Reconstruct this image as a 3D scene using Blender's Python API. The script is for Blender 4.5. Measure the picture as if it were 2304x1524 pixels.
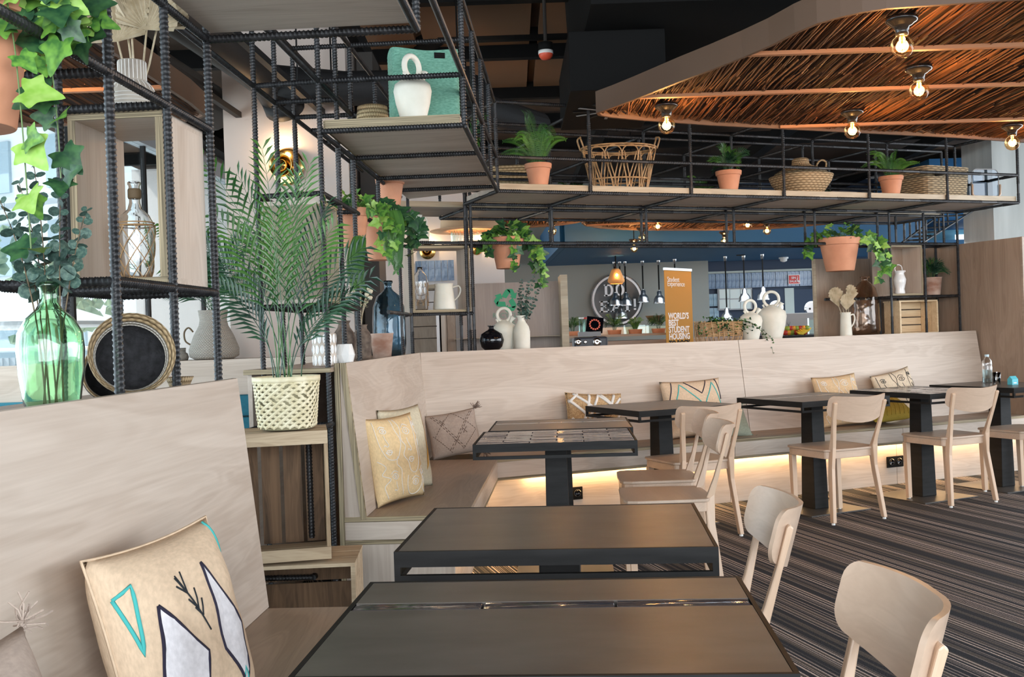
import bpy, math, random
from math import sin, cos, pi, radians as R, sqrt
from mathutils import Vector, Matrix
random.seed(7)
SC = bpy.context.scene
COL = SC.collection
for o in list(bpy.data.objects): bpy.data.objects.remove(o)

# ------------------------------------------------------------------ camera (level, rolled two degrees)
F, ROLL, HY, EYE = 2300.0, .034, 752.0, 1.24
PITCH = math.atan((762-HY)/F)
cam = bpy.data.cameras.new('camera'); co = bpy.data.objects.new('camera', cam); COL.objects.link(co)
cam.sensor_width = 36; cam.lens = 36*F/2304; cam.clip_start = .05; cam.clip_end = 300
co.matrix_world = Matrix.Translation((0,0,EYE)) @ Matrix.Rotation(pi/2-PITCH,4,'X') @ Matrix.Rotation(-ROLL,4,'Z')
cam.dof.use_dof = False
SC.camera = co

# ------------------------------------------------------------------ world, exposure
w = bpy.data.worlds.new('world'); SC.world = w; w.use_nodes = True
bg = w.node_tree.nodes['Background']
bg.inputs[0].default_value = (.80,.91,1.0,1); bg.inputs[1].default_value = 2.3
SC.view_settings.view_transform = 'Standard'; SC.view_settings.look = 'None'
SC.view_settings.gamma = 1; SC.view_settings.use_curve_mapping = False
SC.view_settings.exposure = 0.08

def area(name, loc, size, rot, power, color=(1,1,1)):
    l = bpy.data.lights.new(name,'AREA'); l.shape='RECTANGLE'; l.size, l.size_y = size
    l.energy = power; l.color = color
    o = bpy.data.objects.new(name,l); o.location = loc; o.rotation_euler = rot; COL.objects.link(o); return o
# daylight of the glazed facades behind and beside the camera
area('daylight_rear', (1.5,-4.5,2.0), (9,3.0), (R(80),0,0), 620, (.93,.96,1))
area('daylight_left', (-4.6,3.0,1.7), (6,2.4), (R(90),0,R(-90)), 150, (.80,.91,1))
area('daylight_right', (8.5,5.0,2.0), (8,2.6), (R(90),0,R(90)), 330, (.93,.96,1))
area('daylight_kitchen', (10.6,15.0,1.6), (5,2.4), (R(90),0,R(90)), 260, (.82,.92,1))
area('kitchen_fill_light', (4.2,15.2,2.33), (4.5,1.6), (0,0,0), 60, (.85,.93,1))  # added fill that brightens the kitchen
sun = bpy.data.lights.new('sun','SUN'); sun.energy = 8; sun.angle = .02; sun.color = (1,.96,.9)
so = bpy.data.objects.new('sun',sun); so.rotation_euler = (R(10),R(-38),0); COL.objects.link(so)

# ------------------------------------------------------------------ pixel helpers: a pixel of the 2304x1524 frame at depth Y or height z
def _ray(x, y):
    u = x-1152; v = -(y-762); c, s = cos(ROLL), sin(ROLL)
    uu = c*u+s*v; vv = -s*u+c*v
    return Vector((uu, F*cos(PITCH)+vv*sin(PITCH), -F*sin(PITCH)+vv*cos(PITCH)))
def px(x, y, Y):
    d = _ray(x, y); t = Y/d.y; return Vector((d.x*t, Y, d.z*t+EYE))
def pz(x, y, z):
    d = _ray(x, y); t = (z-EYE)/d.z; return Vector((d.x*t, d.y*t, z))

# ------------------------------------------------------------------ mesh builder
class MB:
    def __init__(s): s.v=[]; s.f=[]
    def add(s, vs, fs, M=None):
        n=len(s.v)
        if M is not None: vs=[M@Vector(p) for p in vs]
        s.v.extend([tuple(p) for p in vs]); s.f.extend([tuple(i+n for i in f) for f in fs]); return s
    def box(s, a, b, M=None):
        x0,y0,z0=a; x1,y1,z1=b
        return s.add([(x0,y0,z0),(x1,y0,z0),(x1,y1,z0),(x0,y1,z0),(x0,y0,z1),(x1,y0,z1),(x1,y1,z1),(x0,y1,z1)],
          [(0,3,2,1),(4,5,6,7),(0,1,5,4),(1,2,6,5),(2,3,7,6),(3,0,4,7)], M)
    def prism(s, poly, z0, z1, M=None):
        n=len(poly)
        return s.add([(x,y,z0) for x,y in poly]+[(x,y,z1) for x,y in poly],
          [tuple(range(n-1,-1,-1)),tuple(range(n,2*n))]+[(i,(i+1)%n,n+(i+1)%n,n+i) for i in range(n)], M)
    def tube(s, pts, r, n=8, closed=False, M=None, flat=1.0):
        pts=[Vector(p) for p in pts]; m=len(pts); rr=r if isinstance(r,(list,tuple)) else [r]*m
        vs=[]; up=None
        for i,p in enumerate(pts):
            a=pts[(i-1)%m] if (closed or i>0) else p; b=pts[(i+1)%m] if (closed or i<m-1) else p
            t=(b-a); t=t.normalized() if t.length>1e-9 else Vector((0,0,1))
            if up is None: up=Vector((0,0,1)) if abs(t.z)<.9 else Vector((0,1,0))
            sd=t.cross(up); sd=sd.normalized() if sd.length>1e-6 else t.orthogonal().normalized()
            up=sd.cross(t).normalized()
            for k in range(n):
                q=2*pi*k/n; vs.append(p+sd*cos(q)*rr[i]+up*sin(q)*rr[i]*flat)
        fs=[]
        for i in range(m if closed else m-1):
            j=(i+1)%m
            for k in range(n): fs.append((i*n+k,i*n+(k+1)%n,j*n+(k+1)%n,j*n+k))
        if not closed: fs.append(tuple(range(n-1,-1,-1))); fs.append(tuple(range((m-1)*n,m*n)))
        return s.add(vs,fs,M)
    def lathe(s, prof, n=24, M=None, caps=True, sq=0):
        vs=[]; m=len(prof)
        for r,z in prof:
            for k in range(n):
                q=2*pi*k/n; g=1
                if sq: g=1/((abs(cos(q))**sq+abs(sin(q))**sq)**(1/sq))
                vs.append((r*g*cos(q),r*g*sin(q),z))
        fs=[(i*n+k,i*n+(k+1)%n,(i+1)*n+(k+1)%n,(i+1)*n+k) for i in range(m-1) for k in range(n)]
        if caps:
            if prof[0][0]>1e-5: fs.append(tuple(range(n-1,-1,-1)))
            if prof[-1][0]>1e-5: fs.append(tuple(range((m-1)*n,m*n)))
        return s.add(vs,fs,M)
    def grid(s, fn, nu, nv, cu=False, M=None):
        vs=[fn(i/nu,j/nv) for j in range(nv+1) for i in range(nu if cu else nu+1)]
        w=nu if cu else nu+1
        return s.add(vs,[(j*w+i,j*w+(i+1)%w,(j+1)*w+(i+1)%w,(j+1)*w+i) for j in range(nv) for i in range(nu)],M)
    def mesh(s, name, mat=None, smooth=False):
        me=bpy.data.meshes.new(name); me.from_pydata(s.v,[],s.f)
        if mat: me.materials.append(mat)
        if smooth: me.polygons.foreach_set('use_smooth',[True]*len(me.polygons))
        me.update(); return me
    def build(s, name, mat, parent=None, smooth=False, bev=0, loc=None, auto=False, solid=0):
        me=s.mesh(name,mat,smooth or auto); o=bpy.data.objects.new(name,me); COL.objects.link(o)
        if parent: o.parent=parent
        if loc is not None: o.location=loc
        if solid:
            q=o.modifiers.new('thick','SOLIDIFY'); q.thickness=solid; q.offset=-1
        if bev:
            b=o.modifiers.new('bevel','BEVEL'); b.width=bev; b.segments=2; b.limit_method='ANGLE'
        if auto:
            try: me.set_sharp_from_angle(angle=R(40))
            except Exception: pass
        return o
def B(a,b,M=None): return MB().box(a,b,M)
def TR(x=0,y=0,z=0,rz=0,rx=0,ry=0,s=1): return Matrix.Translation((x,y,z))@Matrix.Rotation(rz,4,'Z')@Matrix.Rotation(ry,4,'Y')@Matrix.Rotation(rx,4,'X')@Matrix.Scale(s,4)
def tag(o,label,cat,group=None):
    o['label']=label; o['category']=cat
    if group: o['group']=group
    return o
def thing(name,label,cat,loc=(0,0,0),rz=0,group=None,M=None):
    o=bpy.data.objects.new(name,None); COL.objects.link(o); o.empty_display_size=.05
    if M is not None: o.matrix_world=M
    else: o.location=loc; o.rotation_euler=(0,0,rz)
    return tag(o,label,cat,group)
def struct(o): o['kind']='structure'; return o
def stuff(o): o['kind']='stuff'; return o
def clone(mesh_obj_or_mesh,name,parent,M):
    me=mesh_obj_or_mesh; o=bpy.data.objects.new(name,me); COL.objects.link(o); o.parent=parent; o.matrix_local=M; return o
def dup(root,loc,rz,label,group=None):
    r=root.copy(); COL.objects.link(r); r.location=loc; r.rotation_euler=(0,0,rz); r['label']=label
    if group: r['group']=group
    for ch in list(root.children):
        c=ch.copy(); COL.objects.link(c); c.parent=r
        for g in ch.children:
            d=g.copy(); COL.objects.link(d); d.parent=c
    return r
def bez(p,n=12):
    out=[]; p=[Vector(q) for q in p]
    for i in range(n+1):
        t=i/n; q=list(p)
        while len(q)>1: q=[q[k].lerp(q[k+1],t) for k in range(len(q)-1)]
        out.append(q[0])
    return out
def spline(pts,n=6,closed=False):
    pts=[Vector(p) for p in pts]; m=len(pts); out=[]
    for i in range(m if closed else m-1):
        g=(lambda k: pts[k%m]) if closed else (lambda k: pts[max(0,min(m-1,k))])
        a,b,c,d=g(i-1),g(i),g(i+1),g(i+2)
        for k in range(n):
            t=k/n; out.append(.5*((2*b)+(c-a)*t+(2*a-5*b+4*c-d)*t*t+(3*b-a-3*c+d)*t**3))
    if not closed: out.append(pts[-1])
    return out
# the two directions of the furniture: left benches (frame L) and the long back bench (frame W)
ML=Matrix.Rotation(-R(3.09),4,'Z')
MW=Matrix.Translation((.314,7.36,0))@Matrix.Rotation(R(22),4,'Z')
LZ=-R(3.09); WZ=R(22)
def Lp(a,b,z=0): return ML@Vector((a,b,z))
def Wp(u,v,z=0): return MW@Vector((u,v,z))

# ------------------------------------------------------------------ materials
def mat(name,col=(.5,.5,.5),rough=.5,metal=0,spec=.5,**k):
    m=bpy.data.materials.new(name); m.use_nodes=True; b=m.node_tree.nodes['Principled BSDF']
    b.inputs['Base Color'].default_value=(*col,1); b.inputs['Roughness'].default_value=rough; b.inputs['Metallic'].default_value=metal
    b.inputs['Specular IOR Level'].default_value=spec
    for q,v in k.items():
        b.inputs[q.replace('_',' ')].default_value=v
    return m
def nodes(m): return m.node_tree.nodes, m.node_tree.links, m.node_tree.nodes['Principled BSDF']
def noise_col(m, c1, c2, scale=(4,4,4), sc=1.0, detail=6, lo=.35, hi=.65, bump=0, bdist=.002, dist=0, c3=None):
    N,L,b=nodes(m)
    tc=N.new('ShaderNodeTexCoord'); mp=N.new('ShaderNodeMapping'); mp.inputs['Scale'].default_value=scale
    L.new(tc.outputs['Object'],mp.inputs['Vector'])
    n=N.new('ShaderNodeTexNoise'); n.inputs['Scale'].default_value=sc; n.inputs['Detail'].default_value=detail; n.inputs['Distortion'].default_value=dist
    L.new(mp.outputs[0],n.inputs['Vector'])
    r=N.new('ShaderNodeValToRGB'); r.color_ramp.elements[0].position=lo; r.color_ramp.elements[1].position=hi
    r.color_ramp.elements[0].color=(*c1,1); r.color_ramp.elements[1].color=(*c2,1)
    if c3: e=r.color_ramp.elements.new((lo+hi)/2); e.color=(*c3,1)
    L.new(n.outputs['Fac'],r.inputs[0]); L.new(r.outputs[0],b.inputs['Base Color'])
    if bump:
        bp=N.new('ShaderNodeBump'); bp.inputs['Strength'].default_value=bump; bp.inputs['Distance'].default_value=bdist
        L.new(n.outputs['Fac'],bp.inputs['Height']); L.new(bp.outputs[0],b.inputs['Normal'])
    return m
def wood(name,light,dark,axis=0,rough=.5,fig=1.0,contrast=1.0):
    """Grain along one axis: broad cathedral figure plus fine pores."""
    m=mat(name,light,rough); N,L,b=nodes(m)
    tc=N.new('ShaderNodeTexCoord')
    def branch(long,cross,scale,detail,dist):
        mp=N.new('ShaderNodeMapping'); s=[cross]*3; s[axis]=long; mp.inputs['Scale'].default_value=s
        L.new(tc.outputs['Object'],mp.inputs['Vector'])
        n=N.new('ShaderNodeTexNoise'); n.inputs['Scale'].default_value=scale; n.inputs['Detail'].default_value=detail; n.inputs['Distortion'].default_value=dist
        L.new(mp.outputs[0],n.inputs['Vector']); return n
    n1=branch(.55,4.2,1.4*fig,3,1.2); n2=branch(3,120,1.0,4,0)
    # contour rings of the broad noise give the cathedral figure
    mu=N.new('ShaderNodeMath'); mu.operation='MULTIPLY'; mu.inputs[1].default_value=60; L.new(n1.outputs['Fac'],mu.inputs[0])
    si=N.new('ShaderNodeMath'); si.operation='SINE'; L.new(mu.outputs[0],si.inputs[0])
    ma=N.new('ShaderNodeMath'); ma.operation='MULTIPLY_ADD'; ma.inputs[1].default_value=.075*contrast; L.new(si.outputs[0],ma.inputs[0]); L.new(n1.outputs['Fac'],ma.inputs[2])
    mb=N.new('ShaderNodeMath'); mb.operation='MULTIPLY_ADD'; mb.inputs[1].default_value=.45*contrast; L.new(n2.outputs['Fac'],mb.inputs[0]); L.new(ma.outputs[0],mb.inputs[2])
    r=N.new('ShaderNodeValToRGB'); r.color_ramp.elements[0].position=.45; r.color_ramp.elements[1].position=1.0
    r.color_ramp.elements[0].color=(*light,1); r.color_ramp.elements[1].color=(*dark,1)
    L.new(mb.outputs[0],r.inputs[0]); L.new(r.outputs[0],b.inputs['Base Color'])
    bp=N.new('ShaderNodeBump'); bp.inputs['Strength'].default_value=.12; bp.inputs['Distance'].default_value=.001
    L.new(n2.outputs['Fac'],bp.inputs['Height']); L.new(bp.outputs[0],b.inputs['Normal'])
    return m
def ply(name,axis):
    """Plywood edge: layers stacked along one axis."""
    m=mat(name,(.4,.33,.2),.6); N,L,b=nodes(m)
    tc=N.new('ShaderNodeTexCoord'); mp=N.new('ShaderNodeMapping'); s=[2.5]*3; s[axis]=330; mp.inputs['Scale'].default_value=s
    L.new(tc.outputs['Object'],mp.inputs['Vector'])
    n=N.new('ShaderNodeTexNoise'); n.inputs['Scale'].default_value=1; n.inputs['Detail'].default_value=2; L.new(mp.outputs[0],n.inputs['Vector'])
    r=N.new('ShaderNodeValToRGB'); r.color_ramp.elements[0].position=.38; r.color_ramp.elements[1].position=.6
    r.color_ramp.elements[0].color=(.13,.10,.055,1); r.color_ramp.elements[1].color=(.42,.34,.21,1)
    L.new(n.outputs['Fac'],r.inputs[0]); L.new(r.outputs[0],b.inputs['Base Color']); return m
OAK_L,OAK_D=(.60,.515,.435),(.44,.355,.285)
M={}
M['oak_x']=wood('light_oak_laminate_x',OAK_L,OAK_D,0,.48); M['oak_y']=wood('light_oak_laminate_y',OAK_L,OAK_D,1,.48); M['oak_z']=wood('light_oak_laminate_z',OAK_L,OAK_D,2,.48)
SL,SD=(.40,.305,.23),(.27,.20,.145)
M['seat_x']=wood('seat_laminate_x',SL,SD,0,.42); M['seat_y']=wood('seat_laminate_y',SL,SD,1,.42)
M['wall_oak']=wood('brown_oak_panel',(.36,.27,.20),(.25,.18,.13),2,.5,1.5)
M['under']=wood('plywood_underside',(.50,.44,.38),(.36,.30,.25),0,.6)
M['ply_x']=ply('plywood_edge_x',0); M['ply_y']=ply('plywood_edge_y',1); M['ply_z']=ply('plywood_edge_z',2)
M['shelf_edge']=wood('shelf_edge_band',(.50,.42,.30),(.33,.26,.17),0,.5)
M['beech']=wood('beech',(.62,.45,.32),(.50,.34,.23),2,.38,1.2,.6)
M['beech_x']=wood('beech_x',(.58,.43,.32),(.46,.33,.24),0,.35,1.4,.7)
M['beech_seat']=wood('beech_seat',(.50,.39,.30),(.42,.31,.23),0,.35,1.4,.6)
M['crate']=wood('rough_crate_wood',(.50,.37,.23),(.24,.16,.09),2,.75,2,.8)
M['crate_x']=wood('rough_crate_wood_x',(.54,.42,.28),(.28,.19,.11),0,.75,2,.8)
M['crate_dark']=wood('dark_stained_crate_slat',(.22,.13,.07),(.06,.035,.018),2,.75,2,.8)
M['pine_x']=wood('pine_x',(.78,.62,.40),(.58,.40,.22),0,.5,2,.8)
M['rebar']=noise_col(mat('dark_steel_rebar',(.03,.03,.033),.42,.35),(.013,.0135,.015),(.034,.035,.038),(30,30,30))
M['steel']=noise_col(mat('black_steel',(.010,.010,.010),.55,0,.22),(.007,.007,.007),(.014,.014,.014),(6,6,40))
M['plate']=noise_col(mat('steel_base_plate',(.09,.085,.08),.38,.4),(.06,.056,.053),(.10,.094,.088),(5,5,5))
M['slate']=noise_col(mat('brown_slate_top',(.13,.115,.10),.33,0,.45),(.088,.078,.069),(.130,.115,.102),(3,7,3),2,8,.3,.7,.08,.001)
M['tile_dark']=noise_col(mat('glossy_dark_tile',(.05,.045,.05),.07),(.03,.028,.04),(.10,.085,.085),(5,40,5),1,3,.3,.7,.6,.004)
M['grout']=mat('grout',(.22,.19,.17),.8)
M['terra']=noise_col(mat('terracotta',(.60,.27,.15),.7),(.54,.235,.13),(.66,.31,.18),(6,6,6))
M['terra_old']=noise_col(mat('weathered_terracotta',(.40,.2,.14),.85),(.30,.15,.10),(.55,.42,.34),(8,8,14),1,6,.35,.7)
M['soil']=mat('soil',(.03,.02,.015),.9)
def leafmat(name,c1,c2,rough=.42,sc=3):
    m=noise_col(mat(name,c1,rough),c1,c2,(sc,sc,sc),1,2,.4,.6)
    return m
M['ivy']=leafmat('ivy_leaf',(.045,.15,.03),(.15,.34,.05)); M['ivy_dark']=leafmat('ivy_leaf_dark',(.012,.055,.025),(.04,.12,.04))
M['ivy_light']=leafmat('ivy_leaf_light',(.22,.42,.06),(.32,.52,.12))
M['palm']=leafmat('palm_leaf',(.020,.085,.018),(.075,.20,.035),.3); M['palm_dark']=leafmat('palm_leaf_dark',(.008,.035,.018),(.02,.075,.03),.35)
M['fern']=leafmat('fern_leaf',(.03,.12,.015),(.12,.28,.04),.5); M['fern_dark']=leafmat('fern_dark',(.02,.08,.015),(.06,.18,.03),.5)
M['euc']=leafmat('eucalyptus_leaf',(.035,.085,.07),(.10,.17,.13),.6)
M['stem']=mat('green_stem',(.10,.18,.05),.5); M['stem_brown']=mat('brown_stem',(.12,.08,.04),.7)
M['dry']=noise_col(mat('dried_palm',(.50,.42,.28),.8),(.36,.29,.18),(.58,.50,.36),(20,20,20))
M['cream']=noise_col(mat('cream_clay',(.74,.72,.62),.65),(.68,.66,.56),(.78,.76,.67),(8,8,8))
M['white']=mat('white_glaze',(.82,.82,.80),.22)
M['black_gloss']=mat('black_gloss',(.004,.004,.006),.04)
def glass(name,col,rough=.02,alpha_gloss=.12,bump=0):
    m=mat(name,col,rough,0,.5); N,L,b=nodes(m)
    b.inputs['Transmission Weight'].default_value=1; b.inputs['IOR'].default_value=1.45
    if bump:
        n=N.new('ShaderNodeTexNoise'); n.inputs['Scale'].default_value=9; n.inputs['Detail'].default_value=2
        tc=N.new('ShaderNodeTexCoord'); L.new(tc.outputs['Object'],n.inputs['Vector'])
        bp=N.new('ShaderNodeBump'); bp.inputs['Strength'].default_value=bump; bp.inputs['Distance'].default_value=.01
        L.new(n.outputs['Fac'],bp.inputs['Height']); L.new(bp.outputs[0],b.inputs['Normal'])
    return m
M['green_glass']=glass('green_glass',(.66,.93,.68),bump=.35); M['clear_glass']=glass('clear_glass',(.96,.97,.97),bump=.15)
M['amber_glass']=glass('amber_glass',(.95,.82,.72),bump=.8); M['blue_glass']=glass('dark_blue_glass',(.30,.45,.55),bump=.6)
def window_glass(name,tint=(.93,.97,.98)):
    m=bpy.data.materials.new(name); m.use_nodes=True; N=m.node_tree.nodes; L=m.node_tree.links; N.clear()
    o=N.new('ShaderNodeOutputMaterial'); t=N.new('ShaderNodeBsdfTransparent'); g=N.new('ShaderNodeBsdfGlossy'); x=N.new('ShaderNodeMixShader'); lw=N.new('ShaderNodeLayerWeight'); f=N.new('ShaderNodeMapRange')
    t.inputs[0].default_value=(*tint,1); g.inputs['Roughness'].default_value=.02; lw.inputs[0].default_value=.25; L.new(lw.outputs['Fresnel'],f.inputs[0]); f.inputs[3].default_value=.03; f.inputs[4].default_value=.45
    L.new(f.outputs[0],x.inputs[0]); L.new(t.outputs[0],x.inputs[1]); L.new(g.outputs[0],x.inputs[2]); L.new(x.outputs[0],o.inputs[0]); return m
M['pane']=window_glass('window_glass'); M['bulb']=window_glass('amber_bulb_glass',(1,.80,.52)); M['display']=window_glass('display_glass',(.85,.97,.93))
def emit(name,col,s):
    m=bpy.data.materials.new(name); m.use_nodes=True; b=m.node_tree.nodes['Principled BSDF']
    b.inputs['Base Color'].default_value=(*col,1); b.inputs['Emission Color'].default_value=(*col,1); b.inputs['Emission Strength'].default_value=s; return m
M['filament']=emit('glowing_filament',(1,.66,.30),60); M['led']=emit('warm_led_strip',(1,.66,.30),6)
M['brass']=mat('brass',(.80,.52,.18),.18,1); M['alu']=mat('brushed_aluminium',(.62,.63,.64),.28,1); M['chrome']=mat('chrome',(.8,.8,.8),.1,1)
M['porcelain']=mat('black_porcelain',(.012,.011,.01),.12)
M['rattan']=noise_col(mat('rattan',(.42,.25,.11),.5),(.34,.19,.08),(.52,.33,.16),(25,25,25))
M['bamboo']=noise_col(mat('pale_bamboo',(.74,.66,.44),.5),(.66,.58,.36),(.80,.73,.52),(25,25,25))
def weave(name,c1,c2,sx=60,sz=90,bump=.8):
    m=mat(name,c1,.75); N,L,b=nodes(m)
    tc=N.new('ShaderNodeTexCoord'); sp=N.new('ShaderNodeSeparateXYZ'); L.new(tc.outputs['Object'],sp.inputs[0])
    at=N.new('ShaderNodeMath'); at.operation='ARCTAN2'; L.new(sp.outputs[1],at.inputs[0]); L.new(sp.outputs[0],at.inputs[1])
    a=N.new('ShaderNodeMath'); a.operation='MULTIPLY'; a.inputs[1].default_value=sx; L.new(at.outputs[0],a.inputs[0])
    z=N.new('ShaderNodeMath'); z.operation='MULTIPLY'; z.inputs[1].default_value=sz*2*pi; L.new(sp.outputs[2],z.inputs[0])
    fl=N.new('ShaderNodeMath'); fl.operation='MULTIPLY'; fl.inputs[1].default_value=.5; L.new(z.outputs[0],fl.inputs[0])
    f2=N.new('ShaderNodeMath'); f2.operation='FLOOR'
    dv=N.new('ShaderNodeMath'); dv.operation='DIVIDE'; dv.inputs[1].default_value=pi; L.new(fl.outputs[0],dv.inputs[0]); L.new(dv.outputs[0],f2.inputs[0])
    sh=N.new('ShaderNodeMath'); sh.operation='MULTIPLY_ADD'; sh.inputs[1].default_value=pi; L.new(f2.outputs[0],sh.inputs[0]); L.new(a.outputs[0],sh.inputs[2])
    s1=N.new('ShaderNodeMath'); s1.operation='SINE'; L.new(sh.outputs[0],s1.inputs[0])
    s2=N.new('ShaderNodeMath'); s2.operation='SINE'; L.new(fl.outputs[0],s2.inputs[0])
    ab=N.new('ShaderNodeMath'); ab.operation='ABSOLUTE'; L.new(s2.outputs[0],ab.inputs[0])
    h=N.new('ShaderNodeMath'); h.operation='MULTIPLY_ADD'; h.inputs[1].default_value=.35; L.new(s1.outputs[0],h.inputs[0]); L.new(ab.outputs[0],h.inputs[2])
    r=N.new('ShaderNodeValToRGB'); r.color_ramp.elements[0].position=.15; r.color_ramp.elements[1].position=.95
    r.color_ramp.elements[0].color=(*c2,1); r.color_ramp.elements[1].color=(*c1,1); L.new(h.outputs[0],r.inputs[0]); L.new(r.outputs[0],b.inputs['Base Color'])
    bp=N.new('ShaderNodeBump'); bp.inputs['Strength'].default_value=bump; bp.inputs['Distance'].default_value=.004; L.new(h.outputs[0],bp.inputs['Height']); L.new(bp.outputs[0],b.inputs['Normal'])
    return m
M['seagrass']=weave('woven_seagrass',(.52,.38,.22),(.20,.13,.06),30,60); M['grey_cord']=weave('grey_cord',(.50,.46,.40),(.20,.18,.15),50,110)
M['green_rope']=weave('green_rope',(.13,.33,.24),(.06,.19,.13),60,95,.6); M['dark_weave']=weave('dark_weave',(.10,.07,.045),(.02,.015,.01),60,70)
M['check_weave']=weave('checked_weave',(.42,.32,.19),(.10,.075,.045),26,60)
M['straw']=weave('straw',(.62,.48,.28),(.36,.25,.12),40,50)
M['black_fibre']=noise_col(mat('black_fibre',(.01,.01,.012),.9),(.004,.004,.005),(.022,.022,.026),(60,60,60),1,4,.3,.7,1,.006)
M['white_fibre']=weave('white_cord',(.68,.64,.58),(.4,.36,.3),60,90)
def fabric(name,c,c2=None,rough=.9):
    c2=c2 or tuple(x*.82 for x in c)
    return noise_col(mat(name,c,rough,0,.2),c2,c,(70,70,260),1,3,.3,.7,.4,.0015)
M['f_beige']=fabric('beige_linen',(.70,.53,.37)); M['f_yellow']=fabric('pale_yellow_cotton',(.80,.60,.34)); M['f_cream']=fabric('cream_cotton',(.68,.62,.46))
M['f_taupe']=fabric('taupe_cotton',(.46,.37,.31)); M['f_jute']=noise_col(mat('jute',(.5,.33,.16),.9),(.34,.20,.09),(.62,.44,.24),(90,90,90),1,3,.3,.7,1,.004)
M['f_sage']=fabric('sage_green_cotton',(.34,.38,.30)); M['f_mustard']=fabric('mustard_velvet',(.42,.30,.05)); M['f_face']=fabric('beige_print_cotton',(.72,.52,.31)); M['f_face2']=fabric('cream_print_cotton',(.74,.62,.46))
M['f_teal']=fabric('teal_upholstery',(.03,.16,.22)); M['f_white']=mat('white_yarn',(.78,.76,.72),.9); M['f_whitefill']=fabric('white_appliqué',(.74,.72,.74))
M['f_ink']=mat('navy_yarn',(.015,.012,.03),.9); M['f_turq']=mat('turquoise_yarn',(.06,.42,.40),.9); M['f_ochre']=mat('ochre_print',(.62,.34,.06),.9); M['f_brownprint']=mat('brown_print',(.10,.065,.045),.9); M['f_blackline']=mat('black_ink',(.01,.015,.02),.9)
M['f_taupe_dark']=mat('dark_taupe_yarn',(.17,.12,.095),.9)
M['wall_pink']=mat('pale_plaster',(.70,.66,.64),.8); M['wall_grey']=mat('grey_green_plaster',(.27,.29,.27),.8); M['blue_ceil']=mat('blue_paint',(.012,.10,.22),.6); M['blue_dark']=mat('navy_paint',(.008,.03,.075),.5)
M['black']=mat('matt_black',(.006,.006,.006),.8,0,.15); M['dark']=mat('dark_grey',(.018,.018,.019),.65,0,.25)
M['duct']=mat('dark_duct',(.035,.030,.027),.55,.1,.3)
M['fascia']=mat('brown_mdf_fascia',(.115,.066,.040),.6)
M['batten']=mat('light_brown_batten',(.36,.17,.08),.6)
M['reed']=noise_col(mat('reed',(.16,.07,.03),.65),(.045,.017,.008),(.27,.115,.045),(60,1.5,60),1,3,.3,.7)
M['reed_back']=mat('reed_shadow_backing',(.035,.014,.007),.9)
M['concrete']=noise_col(mat('board_marked_concrete',(.66,.68,.65),.85),(.56,.58,.55),(.76,.78,.75),(5,5,.6),1,6,.3,.7,.3,.004)
M['paper_white']=mat('white_print',(.85,.83,.83),.8); M['banner']=mat('mustard_banner',(.44,.21,.02),.7)
M['recycle']=mat('green_vinyl',(.04,.42,.20),.6); M['grey']=mat('mid_grey',(.35,.36,.37),.6); M['red']=mat('signal_red',(.65,.04,.03),.45); M['orange_red']=mat('alarm_red',(.75,.10,.05),.4)
M['blue_tile']=noise_col(mat('blue_glazed_tile',(.08,.15,.27),.15),(.05,.10,.20),(.20,.30,.42),(12,12,12),1,3,.3,.7,.4,.01)
M['pale_tile']=noise_col(mat('pale_blue_glazed_tile',(.25,.40,.50),.15),(.18,.30,.40),(.36,.50,.58),(12,12,12),1,3,.3,.7,.4,.01)
M['ext_white']=mat('exterior_white',(.85,.87,.88),.8); M['ext_grey']=mat('exterior_grey',(.45,.50,.54),.8); M['ext_tree']=noise_col(mat('exterior_tree',(.2,.3,.2),.9),(.12,.20,.13),(.35,.45,.30),(3,3,3)); M['ext_dark']=mat('exterior_dark',(.38,.48,.54),.8)
M['blue_plastic']=mat('turquoise_card',(.10,.50,.60),.5)
M['leg_cap']=mat('white_glide',(.7,.7,.68),.4)
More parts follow.
